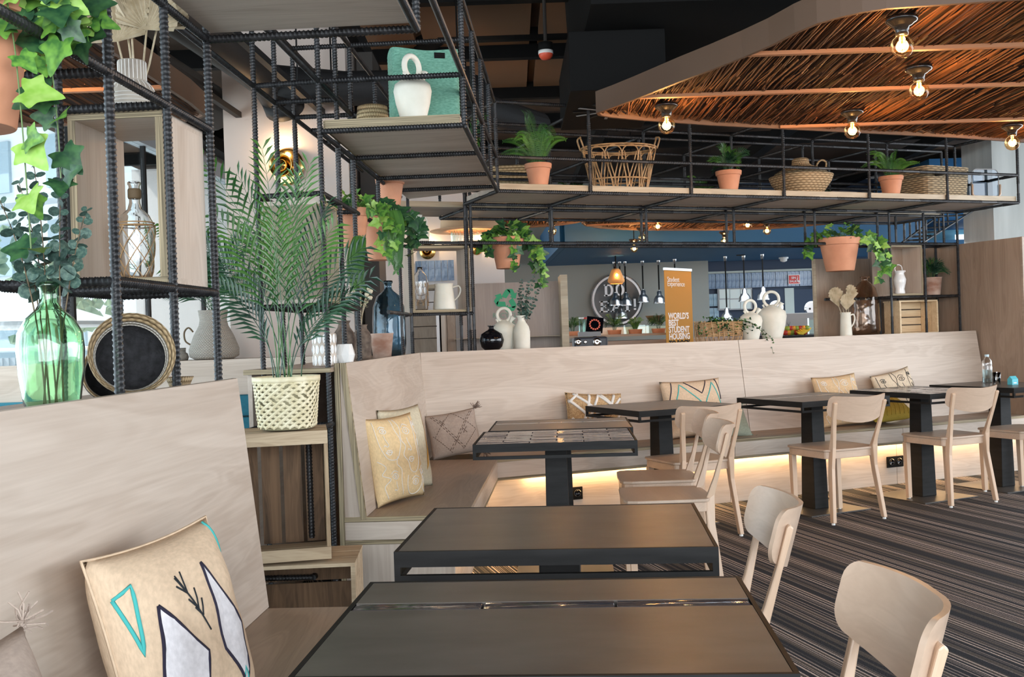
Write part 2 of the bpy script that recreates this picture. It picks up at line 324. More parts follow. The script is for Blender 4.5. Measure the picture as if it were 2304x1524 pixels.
def carpet():
    m=mat('striped_carpet',(.05,.05,.06),.95,0,.1); N,L,b=nodes(m)
    tc=N.new('ShaderNodeTexCoord'); rt=N.new('ShaderNodeMapping'); rt.inputs['Rotation'].default_value=(0,0,R(-16)); L.new(tc.outputs['Object'],rt.inputs['Vector'])
    def strip(scale,lo,hi,off):
        mp=N.new('ShaderNodeMapping'); mp.inputs['Scale'].default_value=(scale,.0,0); mp.inputs['Location'].default_value=(off,0,0); L.new(rt.outputs[0],mp.inputs['Vector'])
        n=N.new('ShaderNodeTexNoise'); n.inputs['Scale'].default_value=1; n.inputs['Detail'].default_value=0; L.new(mp.outputs[0],n.inputs['Vector'])
        r=N.new('ShaderNodeMapRange'); r.inputs[1].default_value=lo; r.inputs[2].default_value=hi; L.new(n.outputs['Fac'],r.inputs[0]); return r
    fine=strip(95,.52,.58,3.1); broad=strip(7,.42,.58,8.7); mid=strip(30,.5,.56,1.3)
    mu=N.new('ShaderNodeMath'); mu.operation='MULTIPLY'; L.new(fine.outputs[0],mu.inputs[0]); L.new(broad.outputs[0],mu.inputs[1])
    # yarn twist
    wv=N.new('ShaderNodeMapping'); wv.inputs['Scale'].default_value=(260,130,1); wv.inputs['Rotation'].default_value=(0,0,R(35)); L.new(tc.outputs['Object'],wv.inputs['Vector'])
    vn=N.new('ShaderNodeTexNoise'); vn.inputs['Scale'].default_value=1; vn.inputs['Detail'].default_value=1; L.new(wv.outputs[0],vn.inputs['Vector'])
    a=N.new('ShaderNodeMix'); a.data_type='RGBA'; a.inputs[6].default_value=(.030,.034,.042,1); a.inputs[7].default_value=(.085,.078,.072,1); L.new(mid.outputs[0],a.inputs[0])
    c=N.new('ShaderNodeMix'); c.data_type='RGBA'; c.inputs[7].default_value=(.50,.43,.39,1); L.new(mu.outputs[0],c.inputs[0]); L.new(a.outputs[2],c.inputs[6])
    d=N.new('ShaderNodeMix'); d.data_type='RGBA'; d.blend_type='MULTIPLY'; d.inputs[0].default_value=.75; L.new(c.outputs[2],d.inputs[6])
    rr=N.new('ShaderNodeMapRange'); rr.inputs[1].default_value=.3; rr.inputs[2].default_value=.6; rr.inputs[3].default_value=.45; rr.inputs[4].default_value=1.35; L.new(vn.outputs['Fac'],rr.inputs[0]); L.new(rr.outputs[0],d.inputs[7])
    L.new(d.outputs[2],b.inputs['Base Color'])
    bp=N.new('ShaderNodeBump'); bp.inputs['Strength'].default_value=.5; bp.inputs['Distance'].default_value=.003; L.new(vn.outputs['Fac'],bp.inputs['Height']); L.new(bp.outputs[0],b.inputs['Normal'])
    return m
M['carpet']=carpet()
# ------------------------------------------------------------------ room shell
struct(B((-5.2,-5,-.1),(11,24,0)).build('floor',M['carpet']))
cz=3.75
struct(noise_col(mat('dark_ceiling',(.05,.03,.02),.9),(.022,.013,.008),(.085,.045,.022),(1,.35,1),1,3,.35,.65) and B((-5.2,-2.5,cz),(11,24,cz+.1)).build('ceiling',bpy.data.materials['dark_ceiling']))
cl=[o for o in bpy.data.objects if o.name=='ceiling'][0]
for i in range(9):   # steel purlins under the deck
    B((-5,1.2+i*1.5,cz-.16),(10.8,1.2+i*1.5+.09,cz)).build('purlin',M['black'],cl)
for i in range(6):
    B((-3.4+i*2.2,0,cz-.30),(-3.4+i*2.2+.14,20,cz-.16)).build('beam',M['black'],cl)
# left glazed wall, parallel to the left benches
gw=struct(MB().box((-4.32,-3,3.28),(-4.18,14,3.52)).build('wall_left',M['ext_grey'],None)); gw.matrix_world=ML
B((-4.34,-3,3.52),(-4.05,14,3.75)).build('cornice',mat('dark_cornice',(.03,.03,.035),.6),gw)
B((-4.30,-3,0),(-4.2,14,.12)).build('sill',M['dark'],gw)
nb=0
for b in (-1,.6,2.2,3.8,5.4,7.0,8.6,10.2,11.8):
    wi=struct(MB().box((-4.27,b-.022,.12),(-4.225,b+.022,3.28)).build('window_%d'%(nb+1),M['dark'],None)); wi.matrix_world=ML
    pn=B((-4.255,b+.03,.12),(-4.245,b+1.57,3.28)).build('pane',M['pane'],wi); nb+=1
# far walls
struct(B((-.6,17.0,0),(3.3,17.2,3.7)).build('wall_far_left',M['wall_grey']))
wf=struct(B((3.3,17.6,0),(11,17.8,3.7)).build('wall_far_right',M['blue_dark']))
struct(B((-5.2,14.2,0),(-.4,14.4,3.7)).build('wall_back_left',M['wall_pink']))
# blue dropped ceiling over the kitchen, with its deep fascia
p=pz(1255,560,2.42)
bs=struct(MB().prism([(.75,13.2),(6.2,15.3),(9.8,15.6),(9.8,17.6),(.6,17.1)],2.35,2.43).build('ceiling_kitchen',M['blue_ceil']))
MB().prism([(.72,13.1),(6.2,15.2),(6.2,15.3),(.72,13.2)],2.35,2.85).build('fascia',M['blue_ceil'],bs)
MB().prism([(.66,13.15),(.74,13.2),(.6,17.1),(.52,17.1)],2.35,2.85).build('fascia',M['blue_ceil'],bs)
for i,(x,y) in enumerate([(3.0,14),(4.4,14.4),(5.8,14.8),(3.6,15.9),(5.2,16.2),(6.6,16)]):
    MB().lathe([(.07,0),(.07,.012)],12,TR(x,y,2.338)).build('downlight',M['dark'],bs)
sm=thing('smoke_detector','white smoke detector on the blue kitchen ceiling','detector',(px(1763,583,16.8)))
MB().lathe([(.02,-.05),(.055,-.035),(.06,0),(.08,.005),(.08,.03)],16).build('housing',M['white'],sm,True)
# blue box bulkhead and concrete pier at the right
struct(B((6.2,15.0,2.75),(8.1,17.3,3.6)).build('trim_1',mat('bright_blue_paint',(.03,.18,.42),.6)))
c1=px(2236,500,13.5); struct(B((c1.x,13.5,0),(c1.x+1.4,14.4,3.7)).build('wall_pier',M['concrete']))
# pale blue strip wall and bright clerestory window at the far right
struct(B((px(2030,545,17.4).x,17.35,1.9),(px(2232,545,17.4).x,17.45,px(2100,517,17.4).z)).build('trim_2',mat('pale_blue_wall',(.14,.36,.48),.7)))
o=struct(B((px(2150,540,17.2).x,17.2,px(2180,552,17.2).z),(px(2190,540,17.2).x-.02,17.22,px(2180,527,17.2).z)).build('window_20',emit('daylit_glass',(.85,.94,1),1.2)))
o=struct(B((px(2190,540,17.2).x+.02,17.2,px(2210,548,17.2).z),(px(2231,540,17.2).x,17.22,px(2210,523,17.2).z)).build('window_21',bpy.data.materials['daylit_glass']))
# round-edged plaster column behind the left shelves
col=struct(B((-2.02,7.35,0),(-1.13,7.95,3.7)).build('wall_column',mat('plaster_column',(.58,.50,.45),.8)))
B((-2.04,7.33,0),(-1.11,7.97,.10)).build('baseboard',M['dark'],col)
B((-1.1,7.7,0),(-.98,8.1,3.4)).build('corner_post',mat('dark_corner',(.03,.025,.02),.6),col)
wbl=struct(B((-1.0,9.6,0),(-.05,9.75,2.8)).build('wall_back_middle',M['wall_pink']))
# pale blue glazed tiles behind the small open box
bt=thing('tiled_counter_front','band of blue glazed tiles behind the open plywood box','tiles',(0,0,0))
tm=MB().box((0,0,0),(.056,.02,.19)).mesh('tile',M['blue_tile']); t0=px(936,634,9.5)
for i in range(6): clone(tm,'tile',bt,TR(t0.x+i*.060,9.5,t0.z))

# ------------------------------------------------------------------ outside, seen through the left glazing
struct(B((-60,-20,-.25),(-4.4,60,-.12)).build('terrace',M['ext_white']))
ap=thing('apartment_block','pale apartment block beyond the fence outside','building',(-24,36,0),R(-25))
B((-14,0,0),(14,8,11)).build('wall',M['ext_white'],ap)
for r in range(4):
    for k in range(9):
        B((-13+k*3,-.1,1+r*2.6),(-11.6+k*3,.02,2.6+r*2.6)).build('window',M['ext_dark'],ap)
    B((-14,-.9,.5+r*2.6),(14,0,.66+r*2.6)).build('balcony',M['ext_grey'],ap)
fe=thing('garden_fence','white slatted garden fence outside the window','fence',(0,0,0))
sl=MB().box((-.04,-.02,0),(.04,.02,1.25)).mesh('slat',M['ext_grey'])
for i in range(90): clone(sl,'slat',fe,TR(-11.5+i*.085,15.2+i*.04,-.12))
B((-11.6,15.2,.9),(-3.8,15.24,.97)).build('rail',M['ext_grey'],fe)
pa=thing('parasol','large white parasol on the terrace outside','parasol',(-5.9,11.4,-.12))
MB().tube([(0,0,0),(0,0,2.1)],.03,8).build('pole',M['ext_grey'],pa)
MB().lathe([(1.5,1.62),(1.5,1.66),(.05,2.15),(0,2.16)],8).build('canopy',M['ext_white'],pa)
cr=thing('parked_car','white car parked beyond the terrace','car',(-8.6,19.6,-.12),R(15))
MB().prism([(-2,0.25),(2,.25),(2,.75),(1.3,.85),(.7,1.4),(-1.1,1.42),(-1.6,.9),(-2,.8)],-.8,.8,Matrix.Rotation(pi/2,4,'X')).build('body',M['ext_white'],cr,bev=.05)
for x in (-1.3,1.3): MB().lathe([(.3,-.1),(.3,.1)],16,TR(x,-.78,.3,rx=pi/2)).build('wheel',M['black'],cr)
MB().prism([(-1.0,.92),(.9,.9),(.62,1.32),(-.95,1.34)],-.82,.82,Matrix.Rotation(pi/2,4,'X')).build('side_window',M['ext_dark'],cr)
for i,(x,y,h) in enumerate([(-10.5,24,3.4),(-12,22,4.2),(-6.5,24,3.6)]):
    t=thing('street_tree','%s tree beyond the terrace fence'%['small round','tall pale','dark rounded'][i],'tree',(x,y,-.1))
    MB().tube([(0,0,0),(0,0,h*.6)],.09,6).build('trunk',M['stem_brown'],t)
    m=MB(); random.seed(i)
    for k in range(120):
        v=Vector((random.gauss(0,.55),random.gauss(0,.55),h*.75+random.gauss(0,.45)))
        m.lathe([(0,-.14),(.16,0),(0,.14)],5,Matrix.Translation(v)@Matrix.Rotation(random.random()*3,4,'X'))
    stuff(m.build('foliage',M['ext_tree'],t))

# ------------------------------------------------------------------ benches
def seg(name,a,b,mt,par,bev=.0015): return B(a,b).build(name,mt,par,bev=bev)
# near left bench
bn=thing('near_banquette','pale oak banquette in the left foreground under the zigzag cushion','bench',M=ML)
A0=-.468                                            # seat front
def backrest(par,b0,b1,a_bot,a_top,z0,z1,th,mt,name='backrest',nj=()):
    m=MB()
    cuts=[b0]+list(nj)+[b1]
    obs=[]
    for i in range(len(cuts)-1):
        m=MB(); y0=cuts[i]+(.0012 if i else 0); y1=cuts[i+1]-.0012
        m.add([(a_bot,y0,z0),(a_top,y0,z1),(a_top-th,y0,z1),(a_bot-th,y0,z0),(a_bot,y1,z0),(a_top,y1,z1),(a_top-th,y1,z1),(a_bot-th,y1,z0)],
              [(0,1,2,3),(7,6,5,4),(0,4,5,1),(1,5,6,2),(2,6,7,3),(3,7,4,0)])
        obs.append(m.build(name,mt,par,bev=.001))
    return obs
seg('seat',(A0-.45,-.3,.43),(A0,2.99,.45),M['seat_y'],bn)
seg('fascia',(A0-.02,-.3,.33),(A0,2.99,.4295),M['oak_y'],bn)
seg('end_panel',(A0-.45,2.97,0),(A0-.0,2.989,.4295),M['oak_x'],bn)
seg('plinth',(A0-.09,-.3,0),(A0-.07,2.96,.33),M['oak_y'],bn)
backrest(bn,-.3,3.0,A0-.446,-.985,.451,1.136,.022,M['oak_y'])
# ledge of the partition behind it
ld=thing('near_partition','oak-topped partition behind the near banquette carrying green bottle','partition',M=ML)
seg('ledge',(-1.45,.8,1.080),(-1.008,3.04,1.100),M['seat_y'],ld)
seg('rear_panel',(-1.45,.8,0),(-1.43,3.04,1.079),M['oak_y'],ld)
# corner banquette: left return
b2=thing('corner_banquette','pale oak corner banquette with two cushions on its left return','bench',M=ML)
seg('seat',(A0-.45,4.50,.43),(A0,6.50,.45),M['seat_y'],b2)
seg('fascia',(A0-.02,4.50,.33),(A0,6.45,.4295),M['oak_y'],b2)
seg('edge_band',(A0-.545,4.48,.43),(A0,4.499,.4505),M['ply_z'],b2)
seg('edge_band',(A0-.545,4.48,.33),(A0,4.499,.346),M['ply_z'],b2)
seg('edge_band',(A0-.021,4.50,.312),(A0,6.45,.329),M['ply_z'],b2)
seg('drawer_front',(A0-.545,4.485,.348),(A0-.0,4.498,.428),M['oak_x'],b2)
seg('end_panel',(A0-.545,4.487,0),(A0-.06,4.4995,.328),M['oak_z'],b2)
seg('plinth',(A0-.09,4.51,0),(A0-.07,6.45,.31),M['oak_y'],b2)
backrest(b2,4.50,6.85,A0-.446,-.985,.451,1.136,.02,M['oak_y'])
mm=MB(); mm.add([(A0-.446,4.478,.44),(-.985,4.478,1.137),(-1.010,4.478,1.137),(A0-.471,4.478,.44),(A0-.446,4.499,.44),(-.985,4.499,1.137),(-1.010,4.499,1.137),(A0-.471,4.499,.44)],[(0,1,2,3),(7,6,5,4),(0,4,5,1),(1,5,6,2),(2,6,7,3),(3,7,4,0)]).build('edge_band',M['ply_x'],b2)
seg('edge_band',(-1.035,4.478,0),(-1.013,4.499,1.137),M['ply_x'],b2)
mm=MB(); mm.prism([(-1.012,.0),(A0-.452,.0),(A0-.472,.44),(-1.012,1.13)],0,.012,Matrix.Translation((0,4.502,0))@Matrix.Rotation(pi/2,4,'X')).build('end_panel',M['oak_z'],b2)
seg('ledge',(-1.42,4.42,1.100),(-1.036,7.25,1.120),M['seat_y'],b2)
seg('edge_band',(-1.42,4.40,1.100),(-1.036,4.419,1.121),M['ply_z'],b2)
seg('rear_panel',(-1.42,4.46,0),(-1.40,7.25,1.099),M['oak_y'],b2)
# long back bench (frame W)
b3=thing('long_banquette','long pale oak banquette along the back with warm strip light beneath','bench',M=MW)
U0,U1=-.78,3.84; V0=-.655; VB=-.265
joints=(1.05,2.55)
cuts=[U0]+list(joints)+[U1]
for i in range(3):
    g=.0015
    seg('seat',(cuts[i]+g,V0,.43),(cuts[i+1]-g,VB,.45),M['seat_x'],b3)
    seg('fascia',(cuts[i]+g,V0,.33),(cuts[i+1]-g,V0+.02,.4295),M['oak_x'],b3)
    seg('plinth',(cuts[i]+g,V0+.075,0),(cuts[i+1]-g,V0+.095,.31),M['oak_x'],b3)
seg('edge_band',(U0,V0-.001,.4302),(U1,V0,.4505),M['ply_z'],b3,0)
seg('edge_band',(U0,V0-.0005,.312),(U1,V0+.02,.329),M['ply_z'],b3,0)
for i,(c0,c1_) in enumerate([(-1.062,1.45),(1.455,3.84)]):
    m=MB(); y0,y1=VB,-.15
    m.add([(c0,y0,.451),(c0,y1,1.136),(c0,y1+.022,1.136),(c0,y0+.022,.451),(c1_,y0,.451),(c1_,y1,1.136),(c1_,y1+.022,1.136),(c1_,y0+.022,.451)],
          [(0,1,2,3)[::-1],(7,6,5,4)[::-1],(0,4,5,1)[::-1],(1,5,6,2)[::-1],(2,6,7,3)[::-1],(3,7,4,0)[::-1]]).build('backrest',M['oak_x'],b3)
seg('ledge',(-.95,-.126,1.105),(3.86,.42,1.125),M['seat_x'],b3)
seg('rear_panel',(-.95,.40,0),(3.86,.42,1.104),M['oak_x'],b3)
led=B((U0+.1,V0+.03,.318),(U1,V0+.05,.326)).build('led_strip',M['led'],b3)
def arealocal(name,Mx,loc,size,power,color,rot=(0,0,0)):
    o=area(name,(0,0,0),size,(0,0,0),power,color); o.matrix_world=Mx@Matrix.Translation(loc)@Matrix.Rotation(rot[0],4,'X')@Matrix.Rotation(rot[1],4,'Y'); return o
arealocal('led_light_long',MW,((U0+U1)/2+.1,V0+.045,.312),(4.3,.03),15,(1,.60,.25))
arealocal('led_light_return',ML,(A0-.035,5.5,.312),(.03,1.9),6,(1,.60,.25))
# sockets
def socket(name,label,M0,n):
    t=thing(name,label,'socket',M=M0)
    B((-.04*n,-.008,-.042),(.04*n,0,.042)).build('plate',M['black'],t,bev=.003)
    for k in range(n):
        cx=(k-(n-1)/2)*.075
        MB().lathe([(.024,0),(.026,.004),(.02,.004),(.019,.0005)],20,TR(cx,-.008,0,rx=pi/2)).build('socket_well',M['black_gloss'],t,True)
        for s in (-1,1): MB().lathe([(.003,0),(.003,.003)],8,TR(cx+s*.009,-.009,0,rx=pi/2)).build('pin_hole',M['chrome'],t)
def wall_point(x,y,v):   # a pixel on the plane v=const of frame W
    d=_ray(x,y); Mi=MW.inverted(); o0=Mi@Vector((0,0,EYE)); d1=(Mi.to_3x3()@d); t=(v-o0.y)/d1.y; return o0+d1*t
q=wall_point(2013,1039,V0+.074); socket('double_socket','black double power socket on the plinth beside the third table',MW@Matrix.Translation(q),2)
q=wall_point(1298,1110,V0+.074); socket('single_socket','black single power socket behind the tiled table post',MW@Matrix.Translation(q),1)
# oak end cabinet at the right of the long bench and oak screen behind the shelves
ec=thing('end_cabinet','tall brown oak end panel closing the right end of the long banquette','cabinet',M=MW)
seg('side_panel',(3.865,-.60,0),(3.89,.62,1.885),M['wall_oak'],ec)
seg('edge_band',(3.864,-.622,0),(3.89,-.601,1.886),M['seat_y'],ec)
seg('top_board',(3.89,-.62,1.86),(4.5,.62,1.885),M['wall_oak'],ec)
seg('side_panel',(4.4,-.60,0),(4.42,.62,1.855),mat('pale_green_edge_panel',(.62,.66,.60),.7),ec)
sc_=thing('oak_screen','tall oak screen behind the right-hand shelves and amber bottle','screen',M=MW)
seg('panel',(2.72,.50,0),(3.30,.52,1.80),M['wall_oak'],sc_); seg('panel',(3.303,.50,0),(3.86,.52,1.86),M['wall_oak'],sc_)
seg('edge_band',(2.69,.50,0),(2.719,.52,1.801),M['shelf_edge'],sc_)
# opposite banquette near the windows
ob=thing('window_banquette','pale oak banquette with teal padding near the windows','bench',(0,6.8,0))
B((-4.0,0,0),(-1.28,.03,1.136)).build('back_panel',M['oak_x'],ob); B((-4.0,.03,1.11),(-1.28,.42,1.136)).build('ledge',M['oak_x'],ob)
B((-4.0,-.5,.36),(-1.5,-.001,.44)).build('seat',M['seat_x'],ob,bev=.01)
for i in range(3):
    for k in range(3): B((-3.95+i*.82,-.09,.47+k*.145),(-3.15+i*.82,-.001,.61+k*.145)).build('back_cushion',M['f_teal'],ob,bev=.02)
tb=thing('teal_banquette','teal channelled banquette seen behind the wooden crates','bench',Lp(-2.35,4.6))
for k in range(5): MB().lathe([(.05,-.45),(.062,-.44),(.062,.44),(.05,.45)],14,TR(.55,0,.52+k*.105,rx=pi/2)).build('roll',M['f_teal'],tb,True)
B((-.2,-.45,.0),(.5,.45,.44)).build('seat',M['f_teal'],tb,bev=.02); B((.5,-.47,0),(.54,.47,.45)).build('end_panel',M['oak_y'],tb)
# ------------------------------------------------------------------ rebar
def rebar_mb(p0,p1,r=.0106,near=True,m=None):
    m=m or MB(); p0=Vector(p0); p1=Vector(p1); d=p1-p0; Ln=d.length
    if near: st=.0045; n=10
    else: st=.0068; n=6
    k=max(2,int(Ln/st)); t=d.normalized(); a=t.orthogonal().normalized(); b=t.cross(a)
    vs=[]; cs=[(cos(2*pi*j/n),sin(2*pi*j/n),abs(((2*j/n)%1)-.5)*2) for j in range(n)]
    pit=.0135
    for i in range(k+1):
        s=Ln*i/k; c=p0+t*s
        for cx,sy,ch in cs:
            q=((s/pit+ch*.9)%1.0); bump=.0028 if q<.40 else 0
            rr=r+bump
            if ch<.08 or ch>.98: rr=r+.0012
            vs.append(c+a*(cx*rr)+b*(sy*rr))
    fs=[(i*n+j,i*n+(j+1)%n,(i+1)*n+(j+1)%n,(i+1)*n+j) for i in range(k) for j in range(n)]
    fs.append(tuple(range(n-1,-1,-1))); fs.append(tuple(range(k*n,k*n+n)))
    m.add(vs,fs); return m
def bar(par,name,p0,p1,near=True):
    return rebar_mb(p0,p1,near=near).build(name,M['rebar'],par,auto=near)
Z1,Z2,ZB,Z3,Z4=1.395,1.885,2.155,2.375,2.725
AF,AK,AO=-1.05,-1.347,-.415
fl=thing('rebar_shelf_frame','near rebar shelving frame above the left foreground banquette','shelf frame',M=ML)
for b in (2.34,2.69,3.02): bar(fl,'post',(AF,b,1.10),(AF,b,2.45))
for b in (2.69,3.02): bar(fl,'post',(AK,b,1.10),(AK,b,2.45))
bar(fl,'rail',(AF,1.0,Z2),(AF,3.02,Z2)); bar(fl,'rail',(AF,2.34,Z1),(AF,3.02,Z1)); bar(fl,'rail',(AK,1.9,Z1),(AK,3.02,Z1))
for b in (2.34,3.02): bar(fl,'crossbar',(AF,b,Z1),(AK,b,Z1))
bar(fl,'crossbar',(AF,2.69,Z1),(AK,2.69,Z1))
for b in (2.34,2.69,3.02): bar(fl,'crossbar',(AF,b,Z2),(AK,b,Z2))
bar(fl,'crossbar',(AF,3.02,ZB),(AO,3.02,ZB))
bar(fl,'rail',(AO,1.3,ZB),(AO,3.02,ZB)); bar(fl,'rail',(AO,1.3,Z3),(AO,3.02,Z3)); bar(fl,'rail',(AF,1.3,ZB),(AF,3.02,ZB))
bar(fl,'post',(AO,3.02,ZB),(AO,3.02,2.45)); bar(fl,'post',(AO,2.69,ZB),(AO,2.69,2.45))
bar(fl,'crossbar',(AF,2.34,ZB),(AO,2.34,ZB)); bar(fl,'crossbar',(AF,1.66,ZB),(AO,1.66,ZB))
# the rack between the two banquettes and the overhead run above the left return
fm=thing('rebar_rack_frame','tall rebar rack frame rising from the floor behind the crates to the ceiling cage','shelf frame',M=ML)
for b in (4.43,4.78,5.12):
    bar(fm,'post',(AF,b,1.12 if b>4.5 else .02),(AF,b,2.73))
for b in (4.46,4.80,5.14): bar(fm,'post',(AK,b,1.12 if b>4.5 else .02),(AK,b,2.73))
bar(fm,'post',(AF,5.80,Z2),(AF,5.80,2.73)); bar(fm,'post',(AF,6.48,1.12),(AF,6.48,2.73),False); bar(fm,'post',(AK,6.5,1.12),(AK,6.5,2.73),False)
bar(fm,'post',(AF,4.05,.45),(AF,4.05,1.1)); bar(fm,'post',(AK,4.05,.02),(AK,4.05,1.1))
for z in (.87,.29): bar(fm,'rail',(AF,4.05,z),(AF,4.47,z)); bar(fm,'crossbar',(AF,4.43,z),(AK,4.43,z)); bar(fm,'rail',(AK,4.05,z),(AK,4.47,z)); bar(fm,'crossbar',(AF,4.05,z),(AK,4.05,z))
for a in (AF,AK): bar(fm,'rail',(a,4.43,Z1),(a,5.14,Z1)); bar(fm,'rail',(a,4.43,Z2),(a,6.86,Z2)); bar(fm,'rail',(a,3.02,Z3),(a,6.86,Z3)); bar(fm,'rail',(a,4.43,Z4),(a,6.86,Z4))
bar(fm,'rail',(AF,6.0,Z1),(AF,6.86,Z1),False)
for z in (Z1,Z2,Z3): bar(fm,'crossbar',(AF,4.43,z),(AK,4.46,z))
for b in (4.78,5.12,5.46,5.80,6.14,6.48):
    for z in ((Z1,Z2,Z3) if b<5.2 else (Z3,)): bar(fm,'crossbar',(AF,b,z),(AK,b,z),b<5.2)
bar(fm,'crossbar',(AF,4.43,Z3),(AO,4.43,Z3)); bar(fm,'crossbar',(AF,5.12,Z4),(AO,5.12,Z4)); bar(fm,'crossbar',(AK,5.12,Z4),(AF,5.12,Z4)); bar(fm,'crossbar',(AF,5.12,Z3),(AO,5.12,Z3),False); bar(fm,'crossbar',(AF,5.80,Z3),(AO,5.80,Z3),False)
for z in (ZB,Z3,Z4): bar(fm,'rail',(AO,4.43,z),(AO,6.53,z))
bar(fm,'rail',(AO,3.02,Z4),(AO,4.43,Z4)); bar(fm,'rail',(AO,3.02,Z3),(AO,4.43,Z3))
bar(fm,'rail',(AF,4.43,ZB),(AF,6.6,ZB))
for b in (4.43,5.12,5.80,6.3): bar(fm,'crossbar',(AF,b,ZB),(AO,b,ZB))
for b in (4.43,4.95,5.46,6.0): bar(fm,'post',(AO,b,ZB),(AO,b,Z4))
# long overhead frame along the back bench (frame W)
fr=thing('rebar_bridge_frame','long rebar bridge frame over the back banquette holding plants and baskets','shelf frame',M=MW)
US=[-.66,0,.775,1.55,2.32,3.08,3.82]
VF,VG,VK=-.64,.25,.85
for i,u in enumerate(US):
    bar(fr,'post',(u,VF,ZB),(u,VF,Z4),False); bar(fr,'post',(u,0,Z2 if 0<i<5 else (1.125)),(u,0,Z4),False)
    bar(fr,'post',(u+.1,VG,Z2 if 0<i<5 else 1.125),(u+.1,VG,Z4),False)
    bar(fr,'post',(u+.1,VK,ZB),(u+.1,VK,Z4),False)
    bar(fr,'crossbar',(u,VF,ZB),(u,0,ZB),False); bar(fr,'crossbar',(u,VF,Z4),(u,0,Z4),False); bar(fr,'crossbar',(u,VF,Z3),(u,0,Z3),False)
    bar(fr,'crossbar',(u+.1,VG,ZB),(u+.1,VK,ZB),False); bar(fr,'crossbar',(u+.1,VG,Z4),(u+.1,VK,Z4),False); bar(fr,'crossbar',(u+.1,VG,Z3),(u+.1,VK,Z3),False)
for z in (ZB,Z3,Z4):
    bar(fr,'rail',(US[0],VF,z),(US[-1],VF,z),False); bar(fr,'rail',(-1.07 if z>ZB else US[0],0,z),(US[-1],0,z),False)
    bar(fr,'rail',(US[0]+.1,VG,z),(US[-1]+.1,VG,z),False); bar(fr,'rail',(US[0]+.1,VK,z),(US[-1]+.1,VK,z),False)
bar(fr,'rail',(-1.07,0,Z2),(3.82,0,Z2),False); bar(fr,'rail',(-1.07,VG,Z2),(3.92,VG,Z2),False)
for u in (-1.07,-.62): bar(fr,'post',(u,0,1.125),(u,0,Z4),False)
bar(fr,'post',(-.62,VG+.02,1.125),(-.62,VG+.02,Z2),False)
bar(fr,'rail',(-1.07,0,Z1),(-.62,0,Z1),False); bar(fr,'crossbar',(-1.07,0,Z1),(-1.07,VG,Z1),False); bar(fr,'crossbar',(-.62,0,Z1),(-.62,VG,Z1),False)
bar(fr,'post',(3.448,0,1.125),(3.448,0,ZB),False); bar(fr,'rail',(3.08,0,1.44),(3.82,0,1.44),False); bar(fr,'rail',(2.6,VG,1.44),(3.82,VG,1.44),False)
for u in (3.08,3.448,3.82): bar(fr,'crossbar',(u,0,1.44),(u,VG,1.44),False); bar(fr,'crossbar',(u,0,Z2),(u,VG,Z2),False)
for u in (3.38,3.82): bar(fr,'post',(u,VG,1.125),(u,VG,ZB),False)
# stepped rebar ladder far right beyond the bridge
fs=thing('rebar_ladder_frame','distant slanting rebar ladder frame against the blue wall','shelf frame')
def pb(par,name,x0,y0,Y0,x1,y1,Y1): return bar(par,name,px(x0,y0,Y0),px(x1,y1,Y1),False)
pb(fs,'rail',2030,546,11,2130,473,13.5); pb(fs,'rail',2074,548,11,2192,473,13.5)
for (x0,y0,x1,y1,Y) in [(2036,542,2076,540,11.2),(2052,533,2096,531,11.6),(2065,524,2112,522,12),(2082,513,2132,511,12.4),(2100,501,2149,498,12.8),(2118,487,2173,484,13.2)]: pb(fs,'rung',x0,y0,Y,x1,y1,Y)
for (x,y0,y1,Y) in [(2034,498,543,11),(2047,496,533,11.4),(2061,494,523,11.8),(2083,488,548,11.6),(2112,474,520,12.3),(2132,474,508,12.8),(2069,498,548,11.2)]: pb(fs,'post',x,y0,Y,x+1,y1,Y)

# ------------------------------------------------------------------ shelf boards
def board(par,name,poly,z0,z1,mt,em=None): return MB().prism(poly,z0,z1).build(name,mt,par,bev=.001)
s1=thing('overhead_shelf_board','plywood shelf board overhead at the top left, seen from below','shelf',M=ML)
for b0,b1 in ((1.2,2.32),(2.36,3.0)): seg('board',(AF+.02,b0,ZB+.012),(AO-.02,b1,ZB+.03),M['under'],s1)
s2=thing('overhead_shelf_board','short overhead plywood shelf run carrying the green woven basket','shelf',M=ML)
for b0,b1 in ((4.45,5.10),(5.14,5.78),(5.82,6.28)):
    seg('board',(AF+.02,b0,ZB+.012),(AO-.02,b1,ZB+.05),M['under'],s2)
seg('edge_band',(AF+.02,4.44,ZB+.012),(AO-.02,4.449,ZB+.052),M['ply_z'],s2)
seg('edge_band',(AF+.0105,4.45,ZB+.012),(AF+.0195,6.28,ZB+.052),M['ply_z'],s2)
MB().prism([(AF+.02,6.32),(AO-.02,6.32),(AO+.0,6.50),(AF+.02,6.80)],ZB+.012,ZB+.05).build('board',M['under'],s2)
s3=thing('bridge_shelf_boards','long plywood shelf on the front of the rebar bridge with pots and baskets','shelf',M=MW)
s4=thing('bridge_shelf_boards','second plywood shelf on the rear of the rebar bridge','shelf',M=MW)
for i in range(6):
    g=.012
    seg('board',(US[i]+g,VF+.02,ZB+.012),(US[i+1]-g,-.012,ZB+.05),M['under'],s3)
    seg('edge_band',(US[i]+g,VF+.011,ZB+.012),(US[i+1]-g,VF+.0195,ZB+.052),M['shelf_edge'],s3)
    if i<5 or True:
        seg('board',(US[i]+.1+g,VG+.02,ZB+.012),(US[i+1]+.1-g,VK-.012,ZB+.05),M['under'],s4)
        seg('edge_band',(US[i]+.1+g,VG+.011,ZB+.012),(US[i+1]+.1-g,VG+.0195,ZB+.052),M['shelf_edge'],s4)
